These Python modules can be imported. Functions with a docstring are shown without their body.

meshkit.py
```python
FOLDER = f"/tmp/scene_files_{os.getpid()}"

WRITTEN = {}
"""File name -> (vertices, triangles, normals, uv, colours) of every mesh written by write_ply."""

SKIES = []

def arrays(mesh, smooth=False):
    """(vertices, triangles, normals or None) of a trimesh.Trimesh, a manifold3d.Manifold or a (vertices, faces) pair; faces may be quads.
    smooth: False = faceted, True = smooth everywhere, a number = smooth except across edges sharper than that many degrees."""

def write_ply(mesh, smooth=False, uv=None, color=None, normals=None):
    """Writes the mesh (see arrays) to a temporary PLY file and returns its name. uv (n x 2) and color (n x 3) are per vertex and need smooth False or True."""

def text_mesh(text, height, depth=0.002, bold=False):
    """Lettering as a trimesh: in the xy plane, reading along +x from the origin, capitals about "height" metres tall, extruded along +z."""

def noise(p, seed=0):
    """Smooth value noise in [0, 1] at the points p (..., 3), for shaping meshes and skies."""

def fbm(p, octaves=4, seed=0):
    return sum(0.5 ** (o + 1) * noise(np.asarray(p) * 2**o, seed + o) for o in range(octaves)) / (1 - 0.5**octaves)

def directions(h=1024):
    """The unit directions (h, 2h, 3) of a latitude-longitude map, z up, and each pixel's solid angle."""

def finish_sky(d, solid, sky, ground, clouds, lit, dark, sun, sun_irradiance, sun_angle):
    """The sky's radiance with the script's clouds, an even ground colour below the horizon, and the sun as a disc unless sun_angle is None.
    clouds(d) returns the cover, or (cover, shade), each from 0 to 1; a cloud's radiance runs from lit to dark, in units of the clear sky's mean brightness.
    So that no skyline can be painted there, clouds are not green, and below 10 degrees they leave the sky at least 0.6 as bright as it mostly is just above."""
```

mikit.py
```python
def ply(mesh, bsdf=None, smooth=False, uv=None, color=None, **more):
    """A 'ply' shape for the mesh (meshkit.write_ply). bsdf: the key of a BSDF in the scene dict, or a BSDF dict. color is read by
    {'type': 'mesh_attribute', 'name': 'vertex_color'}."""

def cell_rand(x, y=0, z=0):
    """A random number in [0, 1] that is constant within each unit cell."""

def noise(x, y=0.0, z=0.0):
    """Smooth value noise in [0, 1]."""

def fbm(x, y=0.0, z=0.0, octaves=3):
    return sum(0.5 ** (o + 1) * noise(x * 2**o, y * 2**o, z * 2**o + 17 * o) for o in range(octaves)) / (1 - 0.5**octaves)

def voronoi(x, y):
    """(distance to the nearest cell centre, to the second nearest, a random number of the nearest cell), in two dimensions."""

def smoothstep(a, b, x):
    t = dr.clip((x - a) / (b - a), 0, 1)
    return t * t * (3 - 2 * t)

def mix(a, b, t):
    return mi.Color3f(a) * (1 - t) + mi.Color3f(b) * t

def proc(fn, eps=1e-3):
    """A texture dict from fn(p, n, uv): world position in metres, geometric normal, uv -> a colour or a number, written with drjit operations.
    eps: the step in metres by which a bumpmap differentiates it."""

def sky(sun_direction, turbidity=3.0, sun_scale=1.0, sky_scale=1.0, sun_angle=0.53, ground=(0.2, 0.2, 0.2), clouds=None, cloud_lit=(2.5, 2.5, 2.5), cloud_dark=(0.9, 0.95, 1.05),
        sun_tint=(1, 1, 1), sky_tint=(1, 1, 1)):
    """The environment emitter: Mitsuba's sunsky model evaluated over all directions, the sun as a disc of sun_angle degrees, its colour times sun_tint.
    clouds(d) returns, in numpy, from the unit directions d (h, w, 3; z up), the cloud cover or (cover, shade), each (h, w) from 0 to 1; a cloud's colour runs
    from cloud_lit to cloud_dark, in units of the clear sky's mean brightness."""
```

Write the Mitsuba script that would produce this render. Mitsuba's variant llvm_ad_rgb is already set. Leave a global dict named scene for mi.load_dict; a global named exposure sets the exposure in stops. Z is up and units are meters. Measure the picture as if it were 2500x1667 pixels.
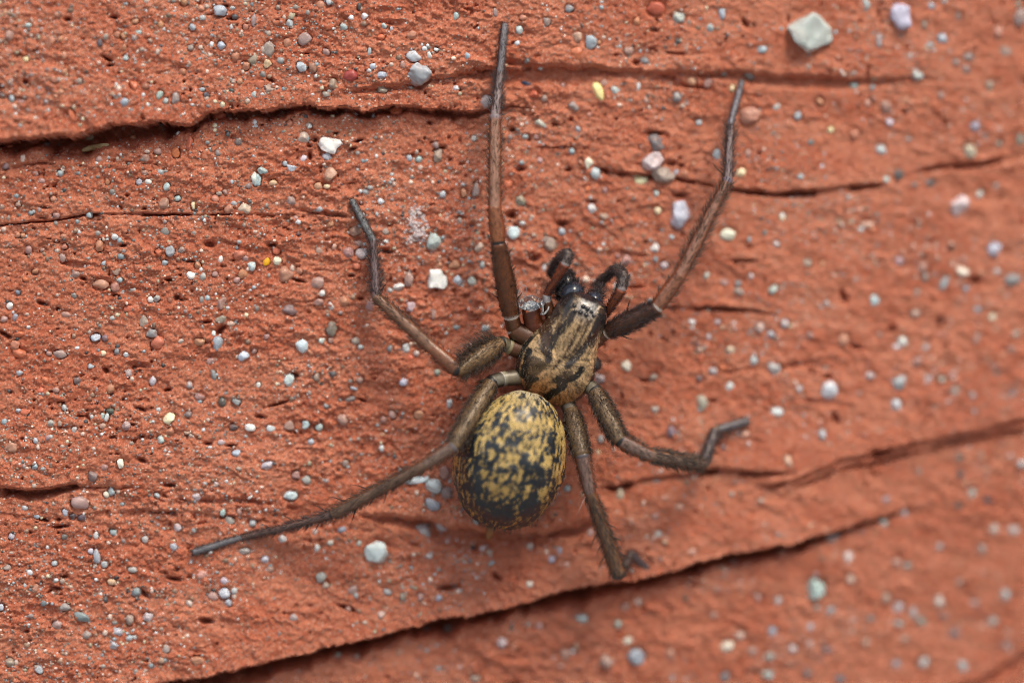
import math, numpy as np, trimesh, mitsuba as mi, manifold3d as m3
import drjit as dr, mikit, meshkit
from scipy.ndimage import gaussian_filter, map_coordinates
from scipy.spatial import cKDTree
# ---------------------------------------------------------------- camera, sky, exposure
# Everything below is measured in millimetres (x right, z up, h out of the wall towards -y) and written in metres.
MM = 0.001
DIST = 300.0                      # camera to the reference plane h = 0
PX = 0.03                         # millimetres per pixel of a 2500 px wide picture at h = 0
FOCUS = 4.9                       # height of the plane of focus above the reference plane
T = mi.ScalarTransform4f
scene, labels = {'type': 'scene'}, {}
scene['camera'] = {'type': 'thinlens', 'fov': 2 * math.degrees(math.atan(1250 * PX / DIST)), 'fov_axis': 'x',
                   'aperture_radius': 0.0118, 'focus_distance': (DIST - FOCUS) * MM, 'near_clip': 0.02, 'far_clip': 50.0,
                   'to_world': T().look_at(origin=[0, -DIST * MM, 0], target=[0, 0, 0], up=[0, 0, 1])}
scene['sky'] = mikit.sky((0.40, -0.66, 0.98), turbidity=3, sun_scale=0.3, sun_angle=22, clouds=lambda d: (1.0, 1 - (1 + 2 * np.clip(d[..., 2], 0, 1)) / 3),      # an even overcast, three times brighter overhead than at the horizon
                         cloud_lit=(2.02, 2.12, 2.3), cloud_dark=(0.19, 0.205, 0.235))
exposure = 2.82
rng = np.random.default_rng(7)

def lin(c):
    c = np.asarray(c, float) / 255
    return np.where(c <= 0.04045, c / 12.92, ((c + 0.055) / 1.055) ** 2.4)

def alb(*c, k=1.3):
    return lin(c) / k

def sstep(a, b, x):
    t = np.clip((x - a) / (b - a), 0, 1)
    return t * t * (3 - 2 * t)

def mm(px, py, h):
    """picture position at height h -> millimetres (x, z)"""
    s = PX * (DIST - h) / DIST
    return (np.asarray(px, float) - 1250) * s, -(np.asarray(py, float) - 833.5) * s

def P3(px, py, h):
    x, z = mm(px, py, h)
    return np.array([x, -float(h), z])

# ---------------------------------------------------------------- materials
def add_bsdf(name, **kw):
    scene[name] = {'type': 'twosided', 'bsdf': {'type': 'principled', **kw}}

VC = {'type': 'mesh_attribute', 'name': 'vertex_color'}

def wall_color(p, n, uv):
    X, Y, Z = p.x * 1000, p.y * 1000, p.z * 1000
    q = Z + 0.12 * X
    a = mikit.fbm(X * 0.22 + 9, q * 0.5, Y * 0.3, octaves=3)
    b = mikit.fbm(X * 1.6, q * 3.1, Y * 2.0, octaves=3)
    c = mikit.noise(X * 7.0, Z * 7.0, Y * 7.0)
    d = mikit.noise(X * 17.0, Z * 17.0, Y * 17.0)
    col = mikit.mix((0.430, 0.122, 0.066), (0.515, 0.180, 0.106), mikit.smoothstep(0.3, 0.7, a))
    col = mikit.mix(col, (0.30, 0.070, 0.035), 0.75 * mikit.smoothstep(0.50, 0.78, b))
    col = mikit.mix(col, (0.56, 0.26, 0.17), 0.55 * mikit.smoothstep(0.52, 0.85, c))
    col = mikit.mix(col, (0.19, 0.052, 0.032), 0.55 * mikit.smoothstep(0.56, 0.85, d))
    f1, f2, r = mikit.voronoi(X * 4.3 + 0.5 * c, Z * 4.3 + 0.5 * d)
    dens = mikit.fbm(X * 0.35, Z * 0.5, 3.3, octaves=2)
    speck = mikit.smoothstep(0.23, 0.12, f1) * dr.select(r > 0.78 - 0.55 * dens, 1.0, 0.0)
    return mikit.mix(col, mikit.mix((0.60, 0.42, 0.33), (0.42, 0.30, 0.27), c), 0.8 * speck)

def wall_bump(p, n, uv):
    X, Y, Z = p.x * 1000, p.y * 1000, p.z * 1000
    return 0.000045 * mikit.noise(X * 8, Z * 8, Y * 8) + 0.00003 * mikit.noise(X * 19, Z * 19, Y * 19)

scene['clay'] = {'type': 'twosided', 'bsdf': {'type': 'bumpmap', 'arbitrary': mikit.proc(wall_bump, eps=2e-5), 'scale': 1.0,
                 'bsdf': {'type': 'principled', 'base_color': mikit.proc(wall_color), 'roughness': 0.85, 'specular': 0.3}}}
add_bsdf('pebble', base_color=VC, roughness=0.42, specular=0.5)
add_bsdf('chitin', base_color=VC, roughness=mikit.proc(lambda p, n, uv: uv.x), specular=0.5, clearcoat=0.25, clearcoat_gloss=0.9)
add_bsdf('hair', base_color=VC, roughness=0.45, specular=0.45)
add_bsdf('eye', base_color={'type': 'rgb', 'value': [0.006, 0.006, 0.008]}, roughness=0.06, specular=0.7, clearcoat=0.6, clearcoat_gloss=0.95)
add_bsdf('straw', base_color=VC, roughness=0.6)
add_bsdf('film', base_color=VC, roughness=0.2, specular=0.6)
scene['thin_film'] = {'type': 'thindielectric', 'int_ior': 1.6}
scene['clear_fluid'] = {'type': 'dielectric', 'int_ior': 1.48}

def entry(key, v, f, bsdf, color=None, rough=None, smooth=True, **lab):
    v = np.asarray(v, float) * MM
    uv = None if rough is None else np.stack([rough, rough * 0], 1)
    scene[key] = mikit.ply((v, np.asarray(f)), bsdf, smooth=smooth, color=color, uv=uv)
    if lab:
        labels[key] = lab

# ---------------------------------------------------------------- the wall as a relief
K = 2500 / 2352.0
CR = [  # points (x, y, width), step of the upper side (mm), its reach (mm), depth (mm), half width above and below (mm)
    ([(-200, 345, 1), (0, 318, 1), (60, 314, 1.1), (130, 307, 1.3), (180, 303, 1.3), (250, 280, 1.3), (300, 272, 1.2), (370, 268, 1.2), (440, 276, .9), (475, 256, .8),
      (560, 243, .8), (640, 240, .8), (700, 234, .7), (760, 239, .8), (850, 251, .7), (930, 243, .5), (1000, 246, .5), (1080, 252, .4), (1140, 246, .2), (1230, 248, 0)], 1.5, 12, 4.6, .07, .85),
    ([(770, 215, 0), (830, 207, .4), (960, 187, .6), (1000, 182, .6), (1080, 162, .8), (1150, 160, .8), (1230, 157, .9), (1320, 152, 1), (1400, 160, .8), (1500, 167, .5),
      (1600, 172, .5), (1750, 172, .7), (1830, 178, .8), (1980, 181, .6), (2080, 183, .3), (2200, 190, .0)], 0.55, 8, 0.9, .2, .75),
    ([(1180, 345, 0), (1250, 337, .3), (1330, 332, .5), (1370, 345, 0)], .2, 3, .8, .08, .2),
    ([(1360, 380, 0), (1390, 387, .6), (1440, 394, .9), (1490, 404, .8), (1560, 411, .5), (1650, 430, .45), (1700, 436, .7), (1780, 438, 1), (1850, 436, 1.3), (1930, 431, 1.4),
      (2000, 426, .7), (2040, 421, 0)], .35, 5, 1.9, .14, .26),
    ([(2090, 398, 0), (2150, 382, .5), (2200, 375, .8), (2260, 370, .6), (2352, 345, .6), (2500, 320, .5)], .3, 5, 1.4, .15, .4),
    ([(-100, 522, .6), (0, 516, .6), (120, 509, .5), (190, 491, .7), (300, 489, .8), (420, 491, .8), (480, 493, .4), (560, 495, .2), (700, 491, .15), (830, 493, 0)], .2, 6, 1.0, .08, .14),
    ([(1500, 704, 0), (1560, 706, .7), (1640, 706, .9), (1700, 709, .8), (1760, 718, .3), (1800, 722, 0)], .3, 4, 1.0, .1, .3),
    ([(-100, 1110, 1), (0, 1118, 1), (60, 1130, 1.1), (120, 1124, 1), (170, 1114, .8), (200, 1118, .5), (260, 1117, .5), (320, 1120, .3), (360, 1126, 0)], .5, 6, 2.2, .16, .42),
    ([(-50, 1170, .3), (60, 1186, .5), (150, 1190, .4), (250, 1178, .4), (340, 1172, .4), (440, 1175, .5), (520, 1186, .5), (600, 1196, .3), (640, 1198, 0)], .3, 4, 1.1, .14, .4),
    ([(390, 1140, 0), (440, 1150, .4), (520, 1146, .5), (620, 1155, .4), (700, 1165, .2), (740, 1168, 0)], .2, 4, .9, .12, .35),
    ([(820, 1185, 0), (880, 1186, .5), (990, 1192, .9), (1100, 1212, 1.1), (1250, 1216, 1), (1330, 1206, .8), (1380, 1196, 0)], .8, 6, 1.3, .25, .9),
    ([(1370, 1120, 0), (1410, 1115, .8), (1480, 1102, .7), (1560, 1087, .9), (1620, 1077, .9), (1680, 1073, 1), (1730, 1080, .8), (1790, 1085, .4), (1840, 1080, 0)], .6, 4, 1.8, .16, .36),
    ([(1730, 1112, 0), (1770, 1110, 1), (1820, 1102, .7), (1870, 1078, .6), (1930, 1052, .8), (2020, 1032, 1), (2100, 1012, .9), (2200, 992, .9), (2352, 962, .8), (2560, 925, .6)], .6, 5, 1.3, .14, .26),
    ([(1800, 1128, 0), (1860, 1104, .5), (1920, 1078, .5), (2010, 1058, .6), (2110, 1034, .8), (2220, 1010, .8), (2352, 985, .8), (2560, 950, .6)], .4, 4, 1.2, .14, .28),
    ([(1620, 866, 0), (1680, 858, .4), (1750, 847, .5), (1850, 832, .4), (1900, 826, 0)], .2, 4, .7, .15, .4),
    ([(0, 1655, 1.2), (330, 1572, 1.3), (520, 1533, 1.3), (620, 1507, 1.2), (720, 1482, 1.1), (820, 1457, 1.1), (920, 1433, 1), (1020, 1416, 1), (1130, 1392, 1), (1250, 1358, 1), (1350, 1338, 1),
      (1450, 1322, 1), (1520, 1311, .9), (1640, 1282, .7), (1750, 1256, .75), (1830, 1237, .7), (1900, 1217, .5), (2000, 1192, .3), (2080, 1172, .1), (2160, 1160, .0), (2352, 1150, .0), (2600, 1130, .0)], 1.5, 9, 5.0, .08, .85),
    ([(1930, 1660, .6), (2150, 1590, .6), (2250, 1560, .7), (2352, 1500, .8), (2560, 1430, .6)], .4, 4, .8, .3, .8),
    ([(-100, 415, .3), (0, 390, .3), (90, 372, .4), (200, 380, .3), (260, 384, 0)], .2, 3, .7, .12, .3),
    ([(1040, 1395, 0), (1110, 1380, .0), (1180, 1372, 0)], .1, 3, .5, .1, .3),
]
PITS = {(0, 0): [(740, 415, 70, 15, 30), (1600, 130, 60, 18, 0), (1560, 45, 40, 14, 0), (180, 575, 40, 30, 0), (470, 140, 40, 22, 0), (790, 130, 50, 14, 0), (765, 462, 40, 14, 0), (250, 360, 30, 14, 0)],
        (1, 0): [(705, 970, 60, 18, -15), (370, 1075, 25, 60, 0), (400, 965, 40, 25, 0), (1195, 845, 34, 18, 20), (665, 1025, 40, 15, 0), (550, 915, 40, 15, 0), (110, 550, 50, 15, 20), (1280, 1020, 40, 12, 0), (1745, 1480, 50, 40, 0)],
        (2, 0): [(300, 855, 44, 18, 15), (405, 825, 30, 25, 0), (850, 432, 46, 27, 0), (60, 1160, 50, 30, 0), (390, 1165, 40, 30, 0), (975, 210, 50, 15, 10), (1605, 160, 30, 60, -30), (1100, 1125, 60, 35, 0),
                 (1170, 1140, 40, 20, 0), (350, 1540, 70, 30, 0), (720, 380, 30, 15, 0), (10, 890, 30, 20, 0), (1110, 540, 30, 20, 0), (8, 1480, 36, 60, 0), (550, 1395, 50, 20, 0), (1160, 1340, 80, 24, 0), (990, 915, 110, 24, 0)],
        (0, 1): [(1440, 115, 70, 38, 8), (290, 520, 70, 22, 20), (400, 555, 30, 20, 20), (575, 345, 44, 18, 25), (1165, 357, 60, 14, 5), (850, 120, 40, 14, 0), (1530, 690, 60, 25, -30), (1510, 720, 40, 40, 0),
                 (800, 465, 44, 14, 10), (725, 980, 40, 30, 30), (925, 960, 38, 18, 0), (1160, 1112, 50, 18, -10), (970, 1245, 60, 20, 20), (1430, 1490, 50, 20, 10), (1590, 1500, 60, 15, 0), (35, 735, 80, 22, 25),
                 (1310, 232, 50, 12, 0), (1220, 475, 30, 30, 0), (1420, 650, 60, 14, 0)],
        (1, 1): [(900, 160, 75, 27, 10), (720, 490, 40, 20, 0), (268, 1010, 54, 26, 15), (150, 1215, 120, 16, -15), (30, 1300, 60, 20, 15), (725, 1190, 60, 15, 15), (110, 120, 50, 20, 0), (660, 330, 40, 14, 0), (290, 365, 80, 14, 15)],
        (2, 1): [(150, 210, 60, 40, 10), (850, 415, 80, 16, 0), (920, 100, 30, 15, 0), (1600, 225, 140, 14, 0), (1380, 1190, 60, 18, 0), (910, 1050, 60, 16, 10)],
        (3, 1): [(515, 480, 34, 95, -25), (1430, 355, 70, 40, 10), (405, 1025, 60, 38, 0), (460, 1310, 36, 70, -20), (610, 815, 80, 27, 20), (850, 700, 50, 30, 0), (1260, 150, 40, 35, 0), (1185, 645, 50, 40, 0)],
        (0, 2): [(1200, 850, 90, 20, 8), (1420, 1135, 90, 27, 5), (440, 830, 50, 20, 0), (390, 910, 60, 20, 10), (1000, 945, 70, 27, 35), (1170, 205, 80, 20, 0), (980, 30, 60, 20, 15), (190, 1210, 30, 20, 0), (420, 490, 90, 17, -5), (300, 440, 60, 18, 20)],
        (1, 2): [(1330, 900, 130, 40, -8), (1660, 830, 80, 38, 45), (640, 1040, 100, 20, 20)]}
OX, OY = [0, 625, 1250, 1875], [0, 556, 1112]

def base(x, z):
    xn, zn = x / 37.5, z / 25.0
    return 1.3 - 3.9 * xn + 1.9 * zn - 1.1 * np.maximum(xn, 0) ** 2 - 0.9 * np.maximum(-zn, 0) ** 2 + 0.3 * np.maximum(-xn, 0)

def wxz(px, py):
    h = 1.0
    for _ in range(4):
        x, z = mm(px, py, h)
        h = base(x, z)
    return x, z

def axis(inner, step, outer):
    a = np.arange(-inner, inner + step / 2, step)
    g, s, out = inner, step, []
    while g < outer:
        s *= 1.35
        g += s
        out.append(g)
    return np.concatenate([-np.array(out[::-1]), a, np.array(out)])

xs, zs = axis(41.5, 0.085, 170), axis(28.0, 0.085, 150)
X, Z = np.meshgrid(xs, zs)
def fb(x, z, o=4, seed=0):
    return meshkit.fbm(np.stack([x, z, np.full_like(x, 0.37)], -1), o, seed) - 0.5
zt = Z + 0.13 * X                                     # the bedding runs slightly uphill to the right
inside = np.exp(-(np.maximum(np.abs(X) - 45, 0) / 20) ** 2 - (np.maximum(np.abs(Z) - 31, 0) / 20) ** 2)
H = base(np.clip(X, -60, 60), np.clip(Z, -45, 45))
calm = 1 - 0.5 * sstep(-8, 24, X)                      # the right side of the wall is smoother
H = H + 0.8 * fb(X / 14, zt / 6, 3, 1) + 0.30 * fb(X / 3.4, zt / 1.7, 4, 5)
jag = 0.60 * fb(X / 1.5, Z / 1.0, 5, 11) + 0.20 * fb(X / 0.31, Z / 0.3, 2, 13) + 0.6 * fb(X / 5, Z / 5, 2, 12)
lip = np.zeros_like(H)
rubble = 0.45 + 1.1 * (fb(X / 0.9, Z / 0.6, 3, 17) + 0.5)
crack_line = []
for ci, (pts, stp, reach, depth, wu, wl) in enumerate(CR):
    q = np.array([(*wxz(a * K, b * K), w) for a, b, w in pts])
    zc = np.interp(xs, q[:, 0], q[:, 1])
    W = np.interp(xs, q[:, 0], q[:, 2], left=q[0, 2], right=q[-1, 2])
    crack_line.append((q, ))
    d = Z - zc[None] + jag * min(1.3, 0.45 + 1.3 * wl)
    w1, ww = np.minimum(W, 1)[None], np.maximum(W, 0.05)[None]
    wn = 0.45 + 1.1 * meshkit.fbm(np.stack([xs / 1.7, xs * 0, xs * 0 + ci], -1), 3, 3)[None]
    gate = (0.15 + 0.85 * sstep(0.30 if ci in (0, 15) else 0.40, 0.5, meshkit.fbm(np.stack([xs / 1.6, xs * 0, xs * 0 + ci + 40], -1), 3, 9)))[None]
    g = np.where(d > 0, np.exp(-(d / (wu * 0.8 + wu * 0.2 * ww)) ** 4), np.exp(-(np.abs(d) / (1.15 * wl * ww * wn)) ** 3.5))
    H -= depth * w1 * np.maximum(gate, 0.85 if wl > 0.5 else 0) * g * rubble * inside
    H += stp * w1 * np.where(d > 0, sstep(-0.03, 0.06, d) * np.exp(-np.maximum(d, 0) / reach), 0) * inside
    lip += 0.40 * w1 * min(stp, 1.0) * np.where(d > 0, np.exp(-(d / 0.5) ** 2), 0) * inside
for (tx, ty), L in PITS.items():
    for u, v, w, hh, ang in L:
        x0, z0 = wxz(OX[tx] + u / 2.821, OY[ty] + v / 2.821)
        a, b, c, s = 0.5 * w / 2.821 * PX, 0.5 * hh / 2.821 * PX, math.cos(math.radians(-ang)), math.sin(math.radians(-ang))
        i0, i1 = np.searchsorted(xs, [x0 - 2.2 * a - 1, x0 + 2.2 * a + 1])
        j0, j1 = np.searchsorted(zs, [z0 - 2.2 * a - 1, z0 + 2.2 * a + 1])
        dx, dz = X[j0:j1, i0:i1] - x0 + 0.4 * jag[j0:j1, i0:i1], Z[j0:j1, i0:i1] - z0 + 0.4 * jag[j0:j1, i0:i1]
        r = np.hypot((dx * c + dz * s) / a, (-dx * s + dz * c) / b)
        H[j0:j1, i0:i1] -= (0.5 + 0.5 * min(a, 1.0)) * 1.5 * np.exp(-(r / 1.1) ** 3)
# flakes, small bedding creases and grain
cre = fb(X / 4.5, zt / 0.75, 3, 21)
H -= 0.55 * sstep(0.16, 0.24, cre) * sstep(0.05, 0.16, fb(X / 6, Z / 3, 2, 24)) * inside
H += calm * (0.24 * fb(X / 0.75, zt / 0.6, 3, 31) + 0.26 * fb(X / 0.27, Z / 0.26, 2, 41) + 0.20 * fb(X / 0.13, Z / 0.13, 1, 47)) * inside
for sx, sz, hh, sd in ((3.4, 1.3, 0.07, 81), (1.3, 0.8, 0.08, 84), (0.6, 0.45, 0.09, 87)):       # broken edges of thin layers
    n_ = fb(X / sx, zt / sz, 2, sd)
    H += hh * (sstep(-0.012, 0.012, n_) + sstep(0.125, 0.15, n_) - 0.65) * inside * calm * (0.4 + 1.2 * sstep(-.1, .15, fb(X / 7, Z / 4, 2, sd + 1)))
pit = fb(X / 0.42, Z / 0.3, 2, 51)
H -= 0.5 * sstep(0.17, 0.28, pit) * sstep(-0.1, 0.2, fb(X / 3, Z / 2, 2, 53)) * inside

SM = gaussian_filter(H, 4)                             # what pebbles, feet and straw rest on
def wall_h(x, z, field=None):
    i = np.interp(x, xs, np.arange(len(xs)))
    j = np.interp(z, zs, np.arange(len(zs)))
    return map_coordinates(SM if field is None else field, [np.atleast_1d(j), np.atleast_1d(i)], order=1)

def on_wall(px, py):
    h = 0.0
    for _ in range(6):
        x, z = mm(px, py, h)
        h = float(wall_h(x, z)[0])
    return float(x), float(z), h

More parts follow.
